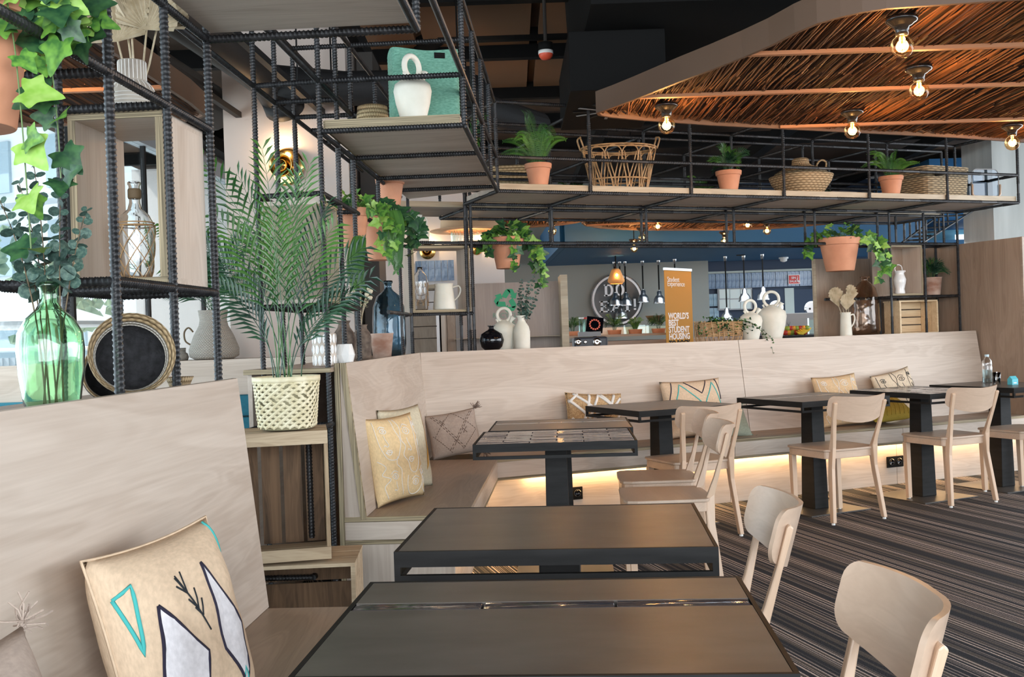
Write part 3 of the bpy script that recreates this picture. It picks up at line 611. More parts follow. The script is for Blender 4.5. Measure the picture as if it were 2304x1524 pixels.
seg('board',(-1.2,VG+.02,ZB+.012),(-.58,VK-.012,ZB+.05),M['under'],s4); seg('edge_band',(-1.2,VG+.011,ZB+.012),(-.58,VG+.0195,ZB+.052),M['shelf_edge'],s4)
# plywood display boxes (open front and back). axis: the open direction is local y
M['olive_oak']=wood('olive_oak',(.34,.28,.20),(.25,.20,.14),2,.5)
def pbox(name,label,Mx,wd,dp,ht,th=.018,mside='oak_z',back=False):
    t=thing(name,label,'display box',M=Mx)
    h=ht; w_=wd/2
    B((-w_,.002,0),(w_,dp,th)).build('bottom_board',M['oak_x'],t); B((-w_,.002,h-th),(w_,dp,h)).build('top_board',M['oak_x'],t)
    for s in (-1,1): B((s*w_-(th if s>0 else 0),.002,th),(s*w_+(th if s<0 else 0),dp,h-th)).build('side_board',M[mside],t)
    B((-w_,-.001,0),(w_,.0015,th)).build('edge_band',M['ply_z'],t); B((-w_,-.001,h-th),(w_,.0015,h)).build('edge_band',M['ply_z'],t)
    for s in (-1,1): B((s*w_-(th if s>0 else 0),-.001,th),(s*w_+(th if s<0 else 0),.0015,h-th)).build('edge_band',M['ply_x'],t)
    if back: B((-w_+th,dp-.008,th),(w_-th,dp,h-th)).build('back_panel',M['wall_oak'],t)
    return t
pbox('display_box','tall open plywood box holding the netted clear bottle in the left rebar frame',ML@TR((AF+AK)/2,2.70,Z1+.012),.262,.305,Z2-Z1-.02,.02)
pbox('display_box','open plywood box in the rebar rack behind the palm fronds',ML@TR(AF-.014,4.615,Z1+.012,rz=pi/2),.31,.265,Z2-Z1-.035,.018,'olive_oak')
pbox('display_box','small square plywood box holding the cream jug and bottle on the back ledge',MW@TR(-.845,.012,Z1+.012),.42,.22,Z2-Z1-.03)
pbox('display_box','plywood box holding the small white pitcher at the right end',MW@TR(3.264,.012,1.452),.345,.22,.425,.016,back=True)

# ------------------------------------------------------------------ wooden crates
def crate(label,Mx,w_,d,h,nslat,mt,upright=False,name='wooden_crate',dark=True):
    """open towards local -y; the bottom slats form the back."""
    t=thing(name,label,'crate',M=Mx)
    ms=M['crate_dark'] if dark else M['pine_x']; mf=M[mt]
    if upright:   # slats vertical at the back
        sw=(w_-.02)/nslat
        for k in range(nslat): B((-w_/2+.01+k*sw+.007,d-.012,.02),(-w_/2+.01+(k+1)*sw-.007,d-.003,h-.02)).build('slat',ms,t)
        for z in (.0,h-.014): 
            for k in range(3): B((-w_/2,k*d/3+.004,z),(w_/2,(k+1)*d/3-.004,z+.013)).build('side_slat',mf,t)
        for s in (-1,1): 
            x=s*(w_/2-.007)
            for k in range(2): B((x-.007,k*d/2+.006,.014),(x+.007,(k+1)*d/2-.006,h-.014)).build('end_board',M['crate'],t)
        B((-w_/2,-.006,h-.05),(w_/2,.004,h)).build('front_rail',mf,t); B((-w_/2,-.006,0),(w_/2,.004,.045)).build('front_rail',mf,t)
        for s in (-1,1):
            MB().prism([(0,0),(-s*.03,0),(0,-.03)],0,d-.02,TR(s*(w_/2-.015),d-.012,h-.015,rx=pi/2)).build('corner_post',mf,t)
    else:
        sh=(h-.02)/nslat
        for k in range(nslat): B((-w_/2+.015,d-.012,.01+k*sh+.005),(w_/2-.015,d-.003,.01+(k+1)*sh-.005)).build('slat',ms,t)
        for k in range(3):
            for z in (0,h-.013): B((-w_/2,k*d/3+.004,z),(w_/2,(k+1)*d/3-.004,z+.013)).build('side_slat',mf,t)
        for s in (-1,1):
            x=s*(w_/2-.008)
            B((x-.008,0,.013),(x+.008,.06,h-.013)).build('corner_post',mf,t); B((x-.007,.064,.013),(x+.007,d-.014,h-.013)).build('end_board',mf,t)
    return t
cz0=.405
pc=px(640,1265,3.9)
crate('weathered wooden crate stood on end beside the near banquette',TR(-.885,3.82,cz0+.012,rz=.20),.36,.28,.485,4,'crate_x',True)
crate('lower weathered wooden crate lying under the upright crate',TR(-.865,3.80,0,rz=.06),.50,.34,cz0,3,'crate_x',False)
q=Wp(3.33,.03,1.126)
crate('new pine crate with knots on the ledge at the right end of the shelves',TR(q.x+.075,q.y+.05,1.126,rz=R(22)),.42,.2,.285,4,'pine_x',False,'pine_crate',False)

# ------------------------------------------------------------------ tables
def make_table(label,loc,rz,kind,W=.735,D=.58):
    t=thing('bistro_table',label,'table',loc,rz,'black steel bistro tables')
    zt=.75; w_,d_=W/2,D/2; fw=.008
    # steel tray edge, four sides
    for s in (-1,1):
        B((-w_,s*d_-(fw if s>0 else 0),zt-.036),(w_,s*d_+(fw if s<0 else 0),zt)).build('frame_edge',M['steel'],t)
        B((s*w_-(fw if s>0 else 0),-d_+fw,zt-.036),(s*w_+(fw if s<0 else 0),d_-fw,zt)).build('frame_edge',M['steel'],t)
        B((-w_,s*d_-(.014 if s>0 else 0),zt-.069),(w_,s*d_+(.014 if s<0 else 0),zt-.055)).build('lower_rail',M['steel'],t)
        B((s*w_-(.014 if s>0 else 0),-d_+.014,zt-.069),(s*w_+(.014 if s<0 else 0),d_-.014,zt-.055)).build('lower_rail',M['steel'],t)
        for q in (-1,1): B((s*w_-(.014 if s>0 else 0),q*d_-(.014 if q>0 else 0),zt-.055),(s*w_+(.014 if s<0 else 0),q*d_+(.014 if q<0 else 0),zt-.036)).build('corner_block',M['steel'],t)
    B((-w_+fw,-d_+fw,zt-.036),(w_-fw,d_-fw,zt-.012)).build('tray',M['steel'],t)
    def slab(y0,y1,mt='slate',nm='top_panel'): B((-w_+fw+.001,y0,zt-.0115),(w_-fw-.001,y1,zt-.0005)).build(nm,M[mt],t)
    def tiles(y0,y1,n,mt='tile_dark'):
        L_=(2*(w_-fw))/n
        for k in range(n):
            x0=-w_+fw+k*L_+.002
            o=B((-(L_-.004)/2,-(y1-y0)/2,0),((L_-.004)/2,(y1-y0)/2,.010)).build('tile',M[mt],t,bev=.002); o.location=(x0+(L_-.004)/2,(y0+y1)/2,zt-.0108); o.rotation_euler=(random.uniform(-.006,.006),random.uniform(-.002,.002),0)
    if kind=='plain': slab(-d_+fw+.001,d_-fw-.001)
    elif kind=='inlay':
        y=.075; slab(-d_+fw+.001,y); tiles(y+.003,y+.045,3); slab(y+.048,d_-fw-.001)
    elif kind=='strips':
        n=8; h=(2*(d_-fw))/n
        B((-w_+fw+.001,-d_+fw+.001,zt-.0118),(w_-fw-.001,d_-fw-.001,zt-.006)).build('grout_bed',M['grout'],t)
        for k in range(n):
            y0=-d_+fw+k*h; off=(k%2)*.5
            xs=[-w_+fw+.001]+[(-w_+fw+(j+off)*(2*w_/3)) for j in range(0 if off else 1,4) if -w_+fw+.03<-w_+fw+(j+off)*(2*w_/3)<w_-.03]+[w_-fw-.001]
            for j in range(len(xs)-1):
                L_=xs[j+1]-xs[j]-.003
                o=B((-L_/2,-h/2+.0015,0),(L_/2,h/2-.0015,.009)).build('tile',M['tile_dark'],t,bev=.003); o.location=((xs[j]+xs[j+1])/2,y0+h/2,zt-.0095); o.rotation_euler=(random.uniform(-.035,.035),random.uniform(-.004,.004),0)
    # tapered post and base plate
    a,b=.050,.058
    MB().add([(-b,-b*1.15,.008),(b,-b*1.15,.008),(b,b*1.15,.008),(-b,b*1.15,.008),(-a,-a,zt-.036),(a,-a,zt-.036),(a,a,zt-.036),(-a,a,zt-.036)],[(0,3,2,1),(4,5,6,7),(0,1,5,4),(1,2,6,5),(2,3,7,6),(3,0,4,7)]).build('post',M['steel'],t,bev=.003)
    B((-.25,-.25,0),(.25,.25,.008)).build('base_plate',M['plate'],t,bev=.001)
    return t
make_table('nearest bistro table with brown slate top and a strip of glossy tiles across it',(.043,1.745,0),LZ-.02,'inlay',D=.575)
make_table('plain brown slate bistro table directly behind the nearest table',(.103,2.60,0),LZ-.03,'plain',D=.585)
make_table('bistro table with shiny dark strip tiles in front of the corner cushions',(.190,4.85,0),LZ,'strips',D=.60)
make_table('bistro table with narrow tile inlay pushed up behind the shiny tiled table',(.245,5.475,0),LZ,'inlay',D=.60)
make_table('plain slate bistro table in front of the zigzag cushion on the long banquette',(.94,6.58,0),R(25),'plain',D=.66)
make_table('bistro table with a tile inlay, second from the left along the long banquette',(2.00,6.87,0),R(25),'inlay',D=.66)
make_table('bistro table with rippled dark tiles before the black-lined face cushion',(2.86,7.20,0),R(25)+pi/2,'strips',D=.60)
make_table('rightmost bistro table with the water bottle on it',(3.56,7.50,0),R(25)+pi/2,'plain',D=.60)

# ------------------------------------------------------------------ beech chairs
def make_chair(label,loc,rz):
    t=thing('beech_chair',label,'chair',loc,rz,'beech bistro chairs')
    # seat: rounded at the front, curved rear
    pts=[]
    for k in range(13):
        q=pi*(k/12); pts.append((-.0+.205*cos(pi-q),-.185-.035*sin(q)))
    out=[(x,y) for x,y in pts]
    out+= [(.215,.0),(.218,.13),(.205,.175),(.17,.19),(0,.196),(-.17,.19),(-.205,.175),(-.218,.13),(-.215,.0)]
    MB().prism(out,.443,.458).build('seat',M['beech_seat'],t,bev=.004)
    inner=[(x*.955,y*.955) for x,y in out]
    m=MB(); m.prism(inner,.398,.4425).build('apron',M['beech_x'],t,bev=.003)
    for s in (-1,1):
        x=s*.178
        m=MB(); lw=.016
        m.add([(x-lw,.135,.012),(x+lw,.135,.012),(x+lw,.163,.012),(x-lw,.163,.012),(x-.018,.142,.398),(x+.018,.142,.398),(x+.018,.180,.398),(x-.018,.180,.398)],[(0,3,2,1),(4,5,6,7),(0,1,5,4),(1,2,6,5),(2,3,7,6),(3,0,4,7)])
        f=m.build('leg',M['beech'],t,bev=.003); MB().lathe([(.011,0),(.012,.003),(.010,.013)],12,TR(x,.149,0)).build('glide',M['leg_cap'],f)
        # rear leg: kinked board running from floor to backrest
        pr=[(-.262,.012),(-.230,.012),(-.190,.30),(-.182,.44),(-.224,.55),(-.257,.66),(-.281,.750),(-.289,.757),(-.298,.748),(-.268,.64),(-.228,.47),(-.225,.34)]
        mm=MB(); n=len(pr); x0,x1=s*.205-.013,s*.205+.013
        vs=[]
        for xx in (-.013,.013):
            for y,z in pr:
                cx=s*((.198-.043*z/.45) if z<.45 else (.155+.035*min(1,(z-.45)/.25))) ; vs.append((cx+xx,y,z))
        mm.add(vs,[tuple(range(n)),tuple(range(2*n-1,n-1,-1))]+[(i,i+n,(i+1)%n+n,(i+1)%n) for i in range(n)])
        f=mm.build('leg',M['beech'],t,bev=.004); MB().lathe([(.011,0),(.012,.003),(.010,.013)],12,TR(s*.198,-.245,0)).build('glide',M['leg_cap'],f)
    # curved plywood backrest, lower edge bowed, rounded corners
    nu,nv=28,8; fr_,bk=[],[]
    def bp(u,v,off):
        x=(u-.5)*2; ax=abs(x)
        ang=x*.78; rad=.30
        X=rad*sin(ang); Yc=-.325+rad*(1-cos(ang))
        zt=.795-.012*(1-ax); zb=.645+.030*ax**2-.022*(1-ax**2)
        e=max(0,(ax-.86)/.14); cut=.036*(1-sqrt(max(0,1-e*e)))
        z=(zb+cut)+(zt-cut-(zb+cut))*v
        Yc+= -.28*(z-.72)
        return (X+off*sin(ang), Yc-off*cos(ang), z)
    m=MB()
    us=[0,.004,.012,.024,.04,.06]+[.06+.88*(i+1)/17 for i in range(16)]+[.94,.96,.976,.988,.996,1]; nu=len(us)-1
    A=[bp(us[i],j/nv,0) for j in range(nv+1) for i in range(nu+1)]; Bk=[bp(us[i],j/nv,.011) for j in range(nv+1) for i in range(nu+1)]
    n0=len(A); w_=nu+1; fs_=[]
    for j in range(nv):
        for i in range(nu):
            a=j*w_+i; fs_.append((a,a+1,a+w_+1,a+w_)); fs_.append((n0+a,n0+a+w_,n0+a+w_+1,n0+a+1))
    for i in range(nu): fs_.append((i,n0+i,n0+i+1,i+1)); a=nv*w_+i; fs_.append((a,a+1,n0+a+1,n0+a))
    for j in range(nv): a=j*w_; fs_.append((a,a+w_,n0+a+w_,n0+a)); a=j*w_+nu; fs_.append((a,n0+a,n0+a+w_,a+w_))
    m.add(A+Bk,fs_); m.build('backrest',M['beech_x'],t,auto=True)
    return t
ch=make_chair('beech chair facing the plain slate table by the zigzag cushion',(1.045,6.20,0),R(20))
dup(ch,(2.025,6.572,0),R(22),'beech chair facing the second table from the left of the long banquette')
dup(ch,(2.94,7.02,0),R(22),'beech chair pulled up to the rippled-tile table before the face cushions')
dup(ch,(3.56,7.22,0),R(22),'beech chair cut off by the right edge, at the rightmost table')
dup(ch,(.685,4.87,0),R(88),'beech chair facing left at the shiny strip-tiled table')
dup(ch,(.735,5.48,0),R(87),'beech chair facing left at the inlay table behind the shiny tiled one')
dup(ch,(.385,2.69,0),R(85),'beech chair facing left at the plain slate table')
dup(ch,(.348,1.735,0),R(87),'nearest beech chair at the bottom right beside the closest table')
# ------------------------------------------------------------------ cushions
def cushion(name,label,Mx,w,h,t,mt,prints=(),group='scatter cushions on the banquettes',tassel=None,pinch=.06,piping=None):
    """lies in local x (width) / y (height), face towards +z; origin at the middle of its lower edge."""
    o=thing(name,label,'cushion',M=Mx,group=group)
    def S(u,v,side):
        p,q=2*u-1,2*v-1
        x=w/2*p*(1-pinch*(1-q*q)*abs(p)); y=h/2+h/2*q*(1-pinch*(1-p*p)*abs(q))
        e=max(0,(1-abs(p)**3.2))**.62*max(0,(1-abs(q)**3.2))**.62
        wr=.004*sin(9*p+5*q)*sin(7*q-3*p)*e
        return Vector((x,y,side*(t/2*e+wr*.8)))
    m=MB(); n=22
    m.grid(lambda u,v:S(u,v,1),n,n); m.grid(lambda u,v:S(v,u,-1),n,n)
    me=m.mesh('cover',mt,True)
    import bmesh
    bm=bmesh.new(); bm.from_mesh(me); bmesh.ops.remove_doubles(bm,verts=bm.verts,dist=.0006); bm.to_mesh(me); bm.free()
    c=bpy.data.objects.new('cover',me); COL.objects.link(c); c.parent=o
    # printed or stitched lines follow the swollen face
    for nm,mtp,wd,kind,lines in prints:
        m=MB()
        for ln in lines:
            if kind=='fill':
                cx=sum(p[0] for p in ln)/len(ln); cy=sum(p[1] for p in ln)/len(ln); k=8; N_=len(ln)
                vs=[]; ring=[]
                for r in range(k+1):
                    f=r/k
                    for i in range(N_):
                        for s_ in range(4):
                            a=ln[i]; b=ln[(i+1)%N_]; px_=a[0]+(b[0]-a[0])*s_/4; py_=a[1]+(b[1]-a[1])*s_/4
                            vs.append(S(cx+(px_-cx)*f,cy+(py_-cy)*f,1)+Vector((0,0,.0022)))
                L_=N_*4
                m.add(vs,[(r*L_+i,r*L_+(i+1)%L_,(r+1)*L_+(i+1)%L_,(r+1)*L_+i) for r in range(k) for i in range(L_)])
            else:
                pts=ln if kind=='poly' else [tuple(p) for p in spline([(a,b,0) for a,b in ln],6)]
                dense=[]
                for i in range(len(pts)-1):
                    a,b=pts[i],pts[i+1]; ns=max(1,int(math.hypot(b[0]-a[0],b[1]-a[1])/.035))
                    for k in range(ns): dense.append((a[0]+(b[0]-a[0])*k/ns,a[1]+(b[1]-a[1])*k/ns))
                dense.append((pts[-1][0],pts[-1][1]))
                P=[S(min(.995,max(.005,a)),min(.995,max(.005,b)),1)+Vector((0,0,.001)) for a,b in dense]
                m.tube(P,wd,5,flat=.55)
        m.build(nm,mtp,o,True)
    if tassel:
        m=MB(); rnd=random.Random(len(label))
        for (cx,cy) in ((0,0),(1,0),(0,1),(1,1)):
            p=S(cx,cy,1)
            for k in range(26):
                d=Vector((rnd.gauss(cx*2-1,.7),rnd.gauss(cy*2-1.3,.7),rnd.gauss(0,.5))).normalized()*rnd.uniform(.02,.055)
                m.tube([p+Vector((rnd.gauss(0,.006),rnd.gauss(0,.006),0)),p+d*.6+Vector((0,0,rnd.gauss(0,.006))),p+d],.0016,4)
        stuff(m.build('tassels',tassel,o))
    if piping:
        P=[S(i/20,0,1) for i in range(20)]+[S(1,i/20,1) for i in range(20)]+[S(1-i/20,1,1) for i in range(20)]+[S(0,1-i/20,1) for i in range(20)]
        MB().tube(P,.003,5,True).build('piping',piping,o,True)
    return o
def lean(x0,y0,z0,heading,tilt,roll=0):
    """origin at world point, width along heading (rad), leaning back from vertical by tilt."""
    return Matrix.Translation((x0,y0,z0))@Matrix.Rotation(heading,4,'Z')@Matrix.Rotation(pi/2-tilt,4,'X')@Matrix.Rotation(roll,4,'Z')
def face_lines(rnd,dense=1.0):
    L=[]
    def eye(cx,cy,s):
        L.append([(cx-s,cy),(cx-.4*s,cy+.55*s),(cx+.5*s,cy+.5*s),(cx+s,cy-.1*s),(cx+.3*s,cy-.55*s),(cx-.5*s,cy-.4*s),(cx-s,cy)])
        L.append([(cx-.3*s,cy+.1*s),(cx,cy+.3*s),(cx+.3*s,cy),(cx,cy-.25*s),(cx-.3*s,cy+.1*s)])
        L.append([(cx-1.2*s,cy+.6*s),(cx-.2*s,cy+1.2*s),(cx+1.1*s,cy+.8*s)])
    def nose(cx,cy,s): L.append([(cx,cy+2*s),(cx+.2*s,cy+s),(cx+.9*s,cy-.2*s),(cx+.5*s,cy-.7*s),(cx-.2*s,cy-.3*s),(cx-.5*s,cy-.6*s)])
    def lips(cx,cy,s):
        L.append([(cx-s,cy),(cx-.3*s,cy+.5*s),(cx,cy+.3*s),(cx+.4*s,cy+.5*s),(cx+s,cy),(cx,cy-.6*s),(cx-s,cy)]); L.append([(cx-s,cy),(cx,cy-.05*s),(cx+s,cy)])
    eye(.18,.83,.05); nose(.17,.68,.05); lips(.2,.58,.05)
    L.append([(.08,.95),(.07,.8),(.1,.62),(.18,.5),(.34,.5),(.42,.6),(.45,.72),(.4,.85),(.42,.97)])
    L.append([(.34,.52),(.30,.44),(.38,.36),(.36,.2),(.42,.06)])
    eye(.62,.8,.075); nose(.60,.6,.06); lips(.62,.46,.055)
    L.append([(.48,.97),(.5,.85),(.47,.7),(.52,.62),(.47,.52),(.54,.44),(.56,.34),(.66,.3),(.78,.4),(.8,.58),(.78,.75),(.82,.9)])
    L.append([(.86,.97),(.82,.85),(.88,.75),(.96,.72),(.92,.6),(.86,.68),(.9,.5),(.95,.4)]); eye(.88,.86,.035)
    L.append([(.03,.5),(.12,.42),(.06,.34),(.16,.28),(.08,.2),(.14,.06)]); eye(.24,.3,.055); nose(.25,.16,.04)
    eye(.66,.18,.06); L.append([(.5,.28),(.48,.16),(.56,.06),(.7,.04),(.82,.12),(.84,.26),(.76,.32)])
    L.append([(.88,.36),(.8,.28),(.9,.2),(.86,.1),(.95,.04)]); eye(.91,.28,.035)
    return [l for l in L]
ZZ=[('zigzag_line',M['f_ink'],.0042,'poly',[[(.03,.52),(.16,.97)],[(.36,.97),(.60,.74),(.74,.98)],[(.90,.985),(.99,.62)]]),
    ('zigzag_line',M['f_turq'],.0045,'poly',[[(.08,.40),(.27,.93),(.62,.52),(.82,.93),(.97,.50)]]),
    ('diamond_outline',M['f_ink'],.0045,'poly',[[(.30,.10),(.38,.46),(.46,.10)],[(.72,.10),(.84,.55),(.95,.15)]]),
    ('diamond_fill',M['f_whitefill'],0,'fill',[[(.31,.10),(.38,.45),(.45,.10)],[(.73,.10),(.84,.54),(.94,.15)]])]
# foreground cushion
NEAR=[('diamond_fill',M['f_whitefill'],0,'fill',[[(.20,.71),(.43,.42),(.34,.05),(.11,.30)],[(.60,.82),(.80,.45),(.76,.12),(.58,.38)]]),
      ('diamond_outline',M['f_ink'],.0042,'poly',[[(.20,.71),(.43,.42),(.34,.05),(.11,.30),(.20,.71)],[(.60,.82),(.80,.45),(.76,.12),(.58,.38),(.60,.82)]]),
      ('triangle_line',M['f_turq'],.0042,'poly',[[(.03,.80),(.115,.84),(.075,.53),(.03,.80)]]),('triangle_line',M['f_turq'],.0042,'poly',[[(.92,.99),(.97,.80)]]),('triangle_line',M['f_turq'],.0042,'poly',[[(.68,.02),(.72,.24),(.86,.02)]]),('edge_line',M['f_turq'],.0042,'poly',[[(.975,.5),(.985,.05)]]),
      ('branch_stitch',M['f_blackline'],.0022,'poly',[[(.37,.80),(.50,.50)],[(.45,.62),(.40,.68)],[(.45,.62),(.47,.72)],[(.41,.71),(.35,.76)],[(.41,.71),(.43,.82)],[(.41,.71),(.38,.81)],[(.47,.58),(.43,.63)],[(.47,.58),(.49,.66)]])]
hd=pi/2-R(3.1)-.06
cushion('cushion','large beige cushion with white diamonds and turquoise triangles, foreground left',lean(-.635,2.03,.452,hd-.09,.26,.0),.45,.42,.15,M['f_beige'],NEAR,piping=M['f_beige'])
cushion('cushion','taupe fringed cushion corner at the very bottom left',lean(-.72,1.42,.455,hd,.30),.42,.36,.12,M['f_taupe'],tassel=M['f_taupe'])
cushion('cushion','pale yellow cushion with white line faces, first on the corner banquette',lean(-.555,4.92,.452,R(62),.17),.40,.42,.13,M['f_yellow'],[('line_print',M['f_white'],.0022,'line',face_lines(random))])
ARC=[('arc_print',M['f_ochre'],0,'fill',[[(.95,.97),(.90,.7),(.86,.45),(.72,.2),(.82,.28),(.93,.5),(.98,.75)]]),('oval_print',M['f_brownprint'],0,'fill',[[(.30+.14*cos(q*.785),.45+.17*sin(q*.785)) for q in range(8)]])]
cushion('cushion','cream cushion with ochre arc and brown oval behind the pale yellow one',lean(-.53,5.22,.452,R(66),.17),.42,.44,.11,M['f_cream'],ARC)
dia=[]
rnd=random.Random(5)
def dashes(a,b,n):
    out=[]
    for i in range(n):
        t=(i+.15)/n; u=(i+.75)/n; out.append([(a[0]+(b[0]-a[0])*t,a[1]+(b[1]-a[1])*t),(a[0]+(b[0]-a[0])*u,a[1]+(b[1]-a[1])*u)])
    return out
for a,b in [((.1,.95),(.62,.1)),((.35,.1),(.9,.95)),((.1,.45),(.5,.98)),((.5,.98),(.95,.5)),((.95,.5),(.6,.08)),((.06,.5),(.4,.04)),((.14,.95),(.66,.1)),((.39,.1),(.94,.95))]: dia+=dashes(a,b,11)
for cx,cy in ((.3,.75),(.7,.5),(.5,.28)): dia+=[[(cx-.04,cy+.06),(cx,cy),(cx-.03,cy-.06)],[(cx+.05,cy+.06),(cx,cy),(cx+.04,cy-.06)]]
q=Wp(-.92,-.45,.455)
cushion('cushion','taupe tasselled cushion with stitched diamonds in the banquette corner',lean(q.x,q.y,.465,R(10),.35,R(8)),.34,.30,.12,M['f_taupe'],[('diamond_stitch',M['f_taupe_dark'],.0022,'poly',dia)],tassel=M['f_taupe_dark'])
q=Wp(.10,-.40,.455)
tuft=[[(.02,.8),(.2,.98)],[(.02,.85),(.35,.5),(.55,.97),(.75,.75),(.85,.97)],[(.12,.98),(.5,.62),(.3,.2),(.5,.02)],[(.4,.98),(.3,.6),(.2,.3),(.05,.5)],[(.6,.98),(.8,.7),(.97,.9)],[(.5,.62),(.75,.3),(.95,.6)],[(.3,.2),(.1,.02)]]
cushion('cushion','brown jute cushion with white tufted zigzags leaning by the plain slate table',lean(q.x,q.y,.452,R(19),.25,R(-4)),.42,.37,.14,M['f_jute'],[('white_tuft',M['f_white'],.011,'poly',tuft)],piping=M['f_jute'])
q=Wp(.93,-.37,.455)
cushion('cushion','beige cushion with navy and turquoise zigzag lines at the back banquette',lean(q.x,q.y,.452,R(21),.2,R(1)),.50,.42,.14,M['f_beige'],ZZ)
q=Wp(1.10,-.50,.455)
fr2=[[(.1,.9-.03*i),(.3,.84-.03*i),(.1+.02*i,.8-.03*i)] for i in range(8)]+[[(.9,.9-.03*i),(.7,.84-.03*i),(.9-.02*i,.8-.03*i)] for i in range(8)]
cushion('cushion','sage green tufted cushion half hidden behind the chair before the zigzag cushion',lean(q.x,q.y,.452,R(21),.60,R(-3)),.42,.28,.12,M['f_sage'],[('tuft_lines',M['f_sage'],.006,'poly',fr2)],tassel=M['f_sage'])
q=Wp(2.20,-.42,.455)
cushion('cushion','tan cushion with white line faces beside the mustard cushion',lean(q.x,q.y,.452,R(18),.25,R(3)),.40,.40,.13,M['f_face'],[('line_print',M['f_white'],.0024,'line',face_lines(random))])
q=Wp(2.82,-.40,.455)
cushion('cushion','cream cushion with black line faces on the long banquette',lean(q.x,q.y,.452,R(24),.25,R(9)),.42,.41,.12,M['f_face2'],[('line_print',M['f_blackline'],.0024,'line',face_lines(random))])
q=Wp(2.52,-.56,.455)
cushion('cushion','mustard velvet cushion lying between the two line-face cushions',lean(q.x+.05,q.y,.49,R(14),1.05,R(6)),.40,.34,.13,M['f_mustard'],[('quilt_seam',M['f_mustard'],.003,'line',[[(.1+.1*i,.05),(.2+.1*i,.4),(.12+.1*i,.9)] for i in range(8)])])

# ------------------------------------------------------------------ foliage builders
def ivy_mesh(name,mt):
    o=[(0,.02),(.14,-.08),(.36,-.12),(.34,.06),(.50,.26),(.30,.36),(.20,.52),(0,.84),(-.20,.52),(-.30,.36),(-.50,.26),(-.34,.06),(-.36,-.12),(-.14,-.08)]
    m=MB(); z=lambda x,y: .10*abs(x)-.16*(y-.2)**2
    vs=[(x,y,z(x,y)) for x,y in o]+[(0,.2,.0),(0,.5,-.02)]; n=len(o)
    o2=[(p.x,p.y) for p in spline([(x,y,0) for x,y in o],3,True)]; n=len(o2)
    vs=[(x,y,z(x,y)) for x,y in o2]+[(x*.5,.2+(y-.2)*.5,z(x*.5,.2+(y-.2)*.5)+.012) for x,y in o2]+[(0,.2,-.01)]
    m.add(vs,[(i,(i+1)%n,n+(i+1)%n,n+i) for i in range(n)]+[(n+i,n+(i+1)%n,2*n) for i in range(n)]); return m.mesh(name,mt,True)
IVY=[ivy_mesh('ivy_leaf',M['ivy']),ivy_mesh('ivy_leaf_dark',M['ivy_dark']),ivy_mesh('ivy_leaf_light',M['ivy_light'])]
def leaf_matrix(p,d,nrm,s):
    y=Vector(d).normalized(); z=Vector(nrm); z=(z-y*z.dot(y)); z=z.normalized() if z.length>1e-5 else y.orthogonal().normalized(); x=y.cross(z)
    Mx=Matrix((x,y,z)).transposed().to_4x4(); return Matrix.Translation(p)@Mx@Matrix.Scale(s,4)
def pot_mb(r,h,rim=.22):
    return MB().lathe([(0,0),(r*.66,0),(r*.68,.004),(r*.92,h*(1-rim)),(r*1.0,h*(1-rim)+.002),(r*1.04,h-.004),(r*1.02,h),(r*.94,h),(r*.92,h-.02),(0,h-.025)],32)
def ivy_plant(label,loc,r,h,vines,size,seed,name='potted_ivy',mix=(5,4,2),pot=True,crown=26,toward=None):
    rnd=random.Random(seed); t=thing(name,label,'plant',loc)
    if pot:
        p=pot_mb(r,h).build('pot',M['terra'],t,auto=True); MB().lathe([(0,h-.02),(r*.9,h-.022)],20,caps=False).build('soil',M['soil'],t)
    sm=MB(); leaves=[]
    for k in range(crown):
        a=rnd.uniform(0,2*pi); q=rnd.random(); rr=r*1.15*sqrt(q); zz=h+rnd.uniform(.0,.09)*(1.25-q)*(r/.09)**.5
        d=Vector((cos(a),sin(a),rnd.uniform(-.3,.6))); leaves.append((Vector((rr*cos(a),rr*sin(a),zz)),d,Vector((cos(a)*.3,sin(a)*.3-.8,.7)),size*rnd.uniform(.7,1.15)))
        sm.tube(bez([(rr*.3*cos(a),rr*.3*sin(a),h-.02),(rr*.6*cos(a),rr*.6*sin(a),zz),(rr*cos(a),rr*sin(a),zz)],5),.0013,4)
    for (a,out,drop,n) in vines:
        pts=bez([(r*.5*cos(a),r*.5*sin(a),h),((r+out*.6)*cos(a),(r+out*.6)*sin(a),h+.05),((r+out)*cos(a),(r+out)*sin(a),h-.02-drop*.3),((r+out*.9)*cos(a+.1),(r+out*.9)*sin(a+.1),h-drop)],n)
        sm.tube(pts,.0016,5)
        for i in range(2,len(pts)):
            for s in range(1+(rnd.random()<.7)):
                d=Vector((rnd.uniform(-1,1),rnd.uniform(-.8,.5),rnd.uniform(-1,.3))); leaves.append((pts[i]+d*.012,d,Vector((rnd.uniform(-.4,.4),-1,rnd.uniform(0,.7))),size*rnd.uniform(.65,1.15)))
    sm.build('vine',M['stem'],t)
    bag=[0]*mix[0]+[1]*mix[1]+[2]*mix[2]
    for p,d,nn,s in leaves: clone(IVY[rnd.choice(bag)],'leaf',t,leaf_matrix(p,d,nn,s))
    return t
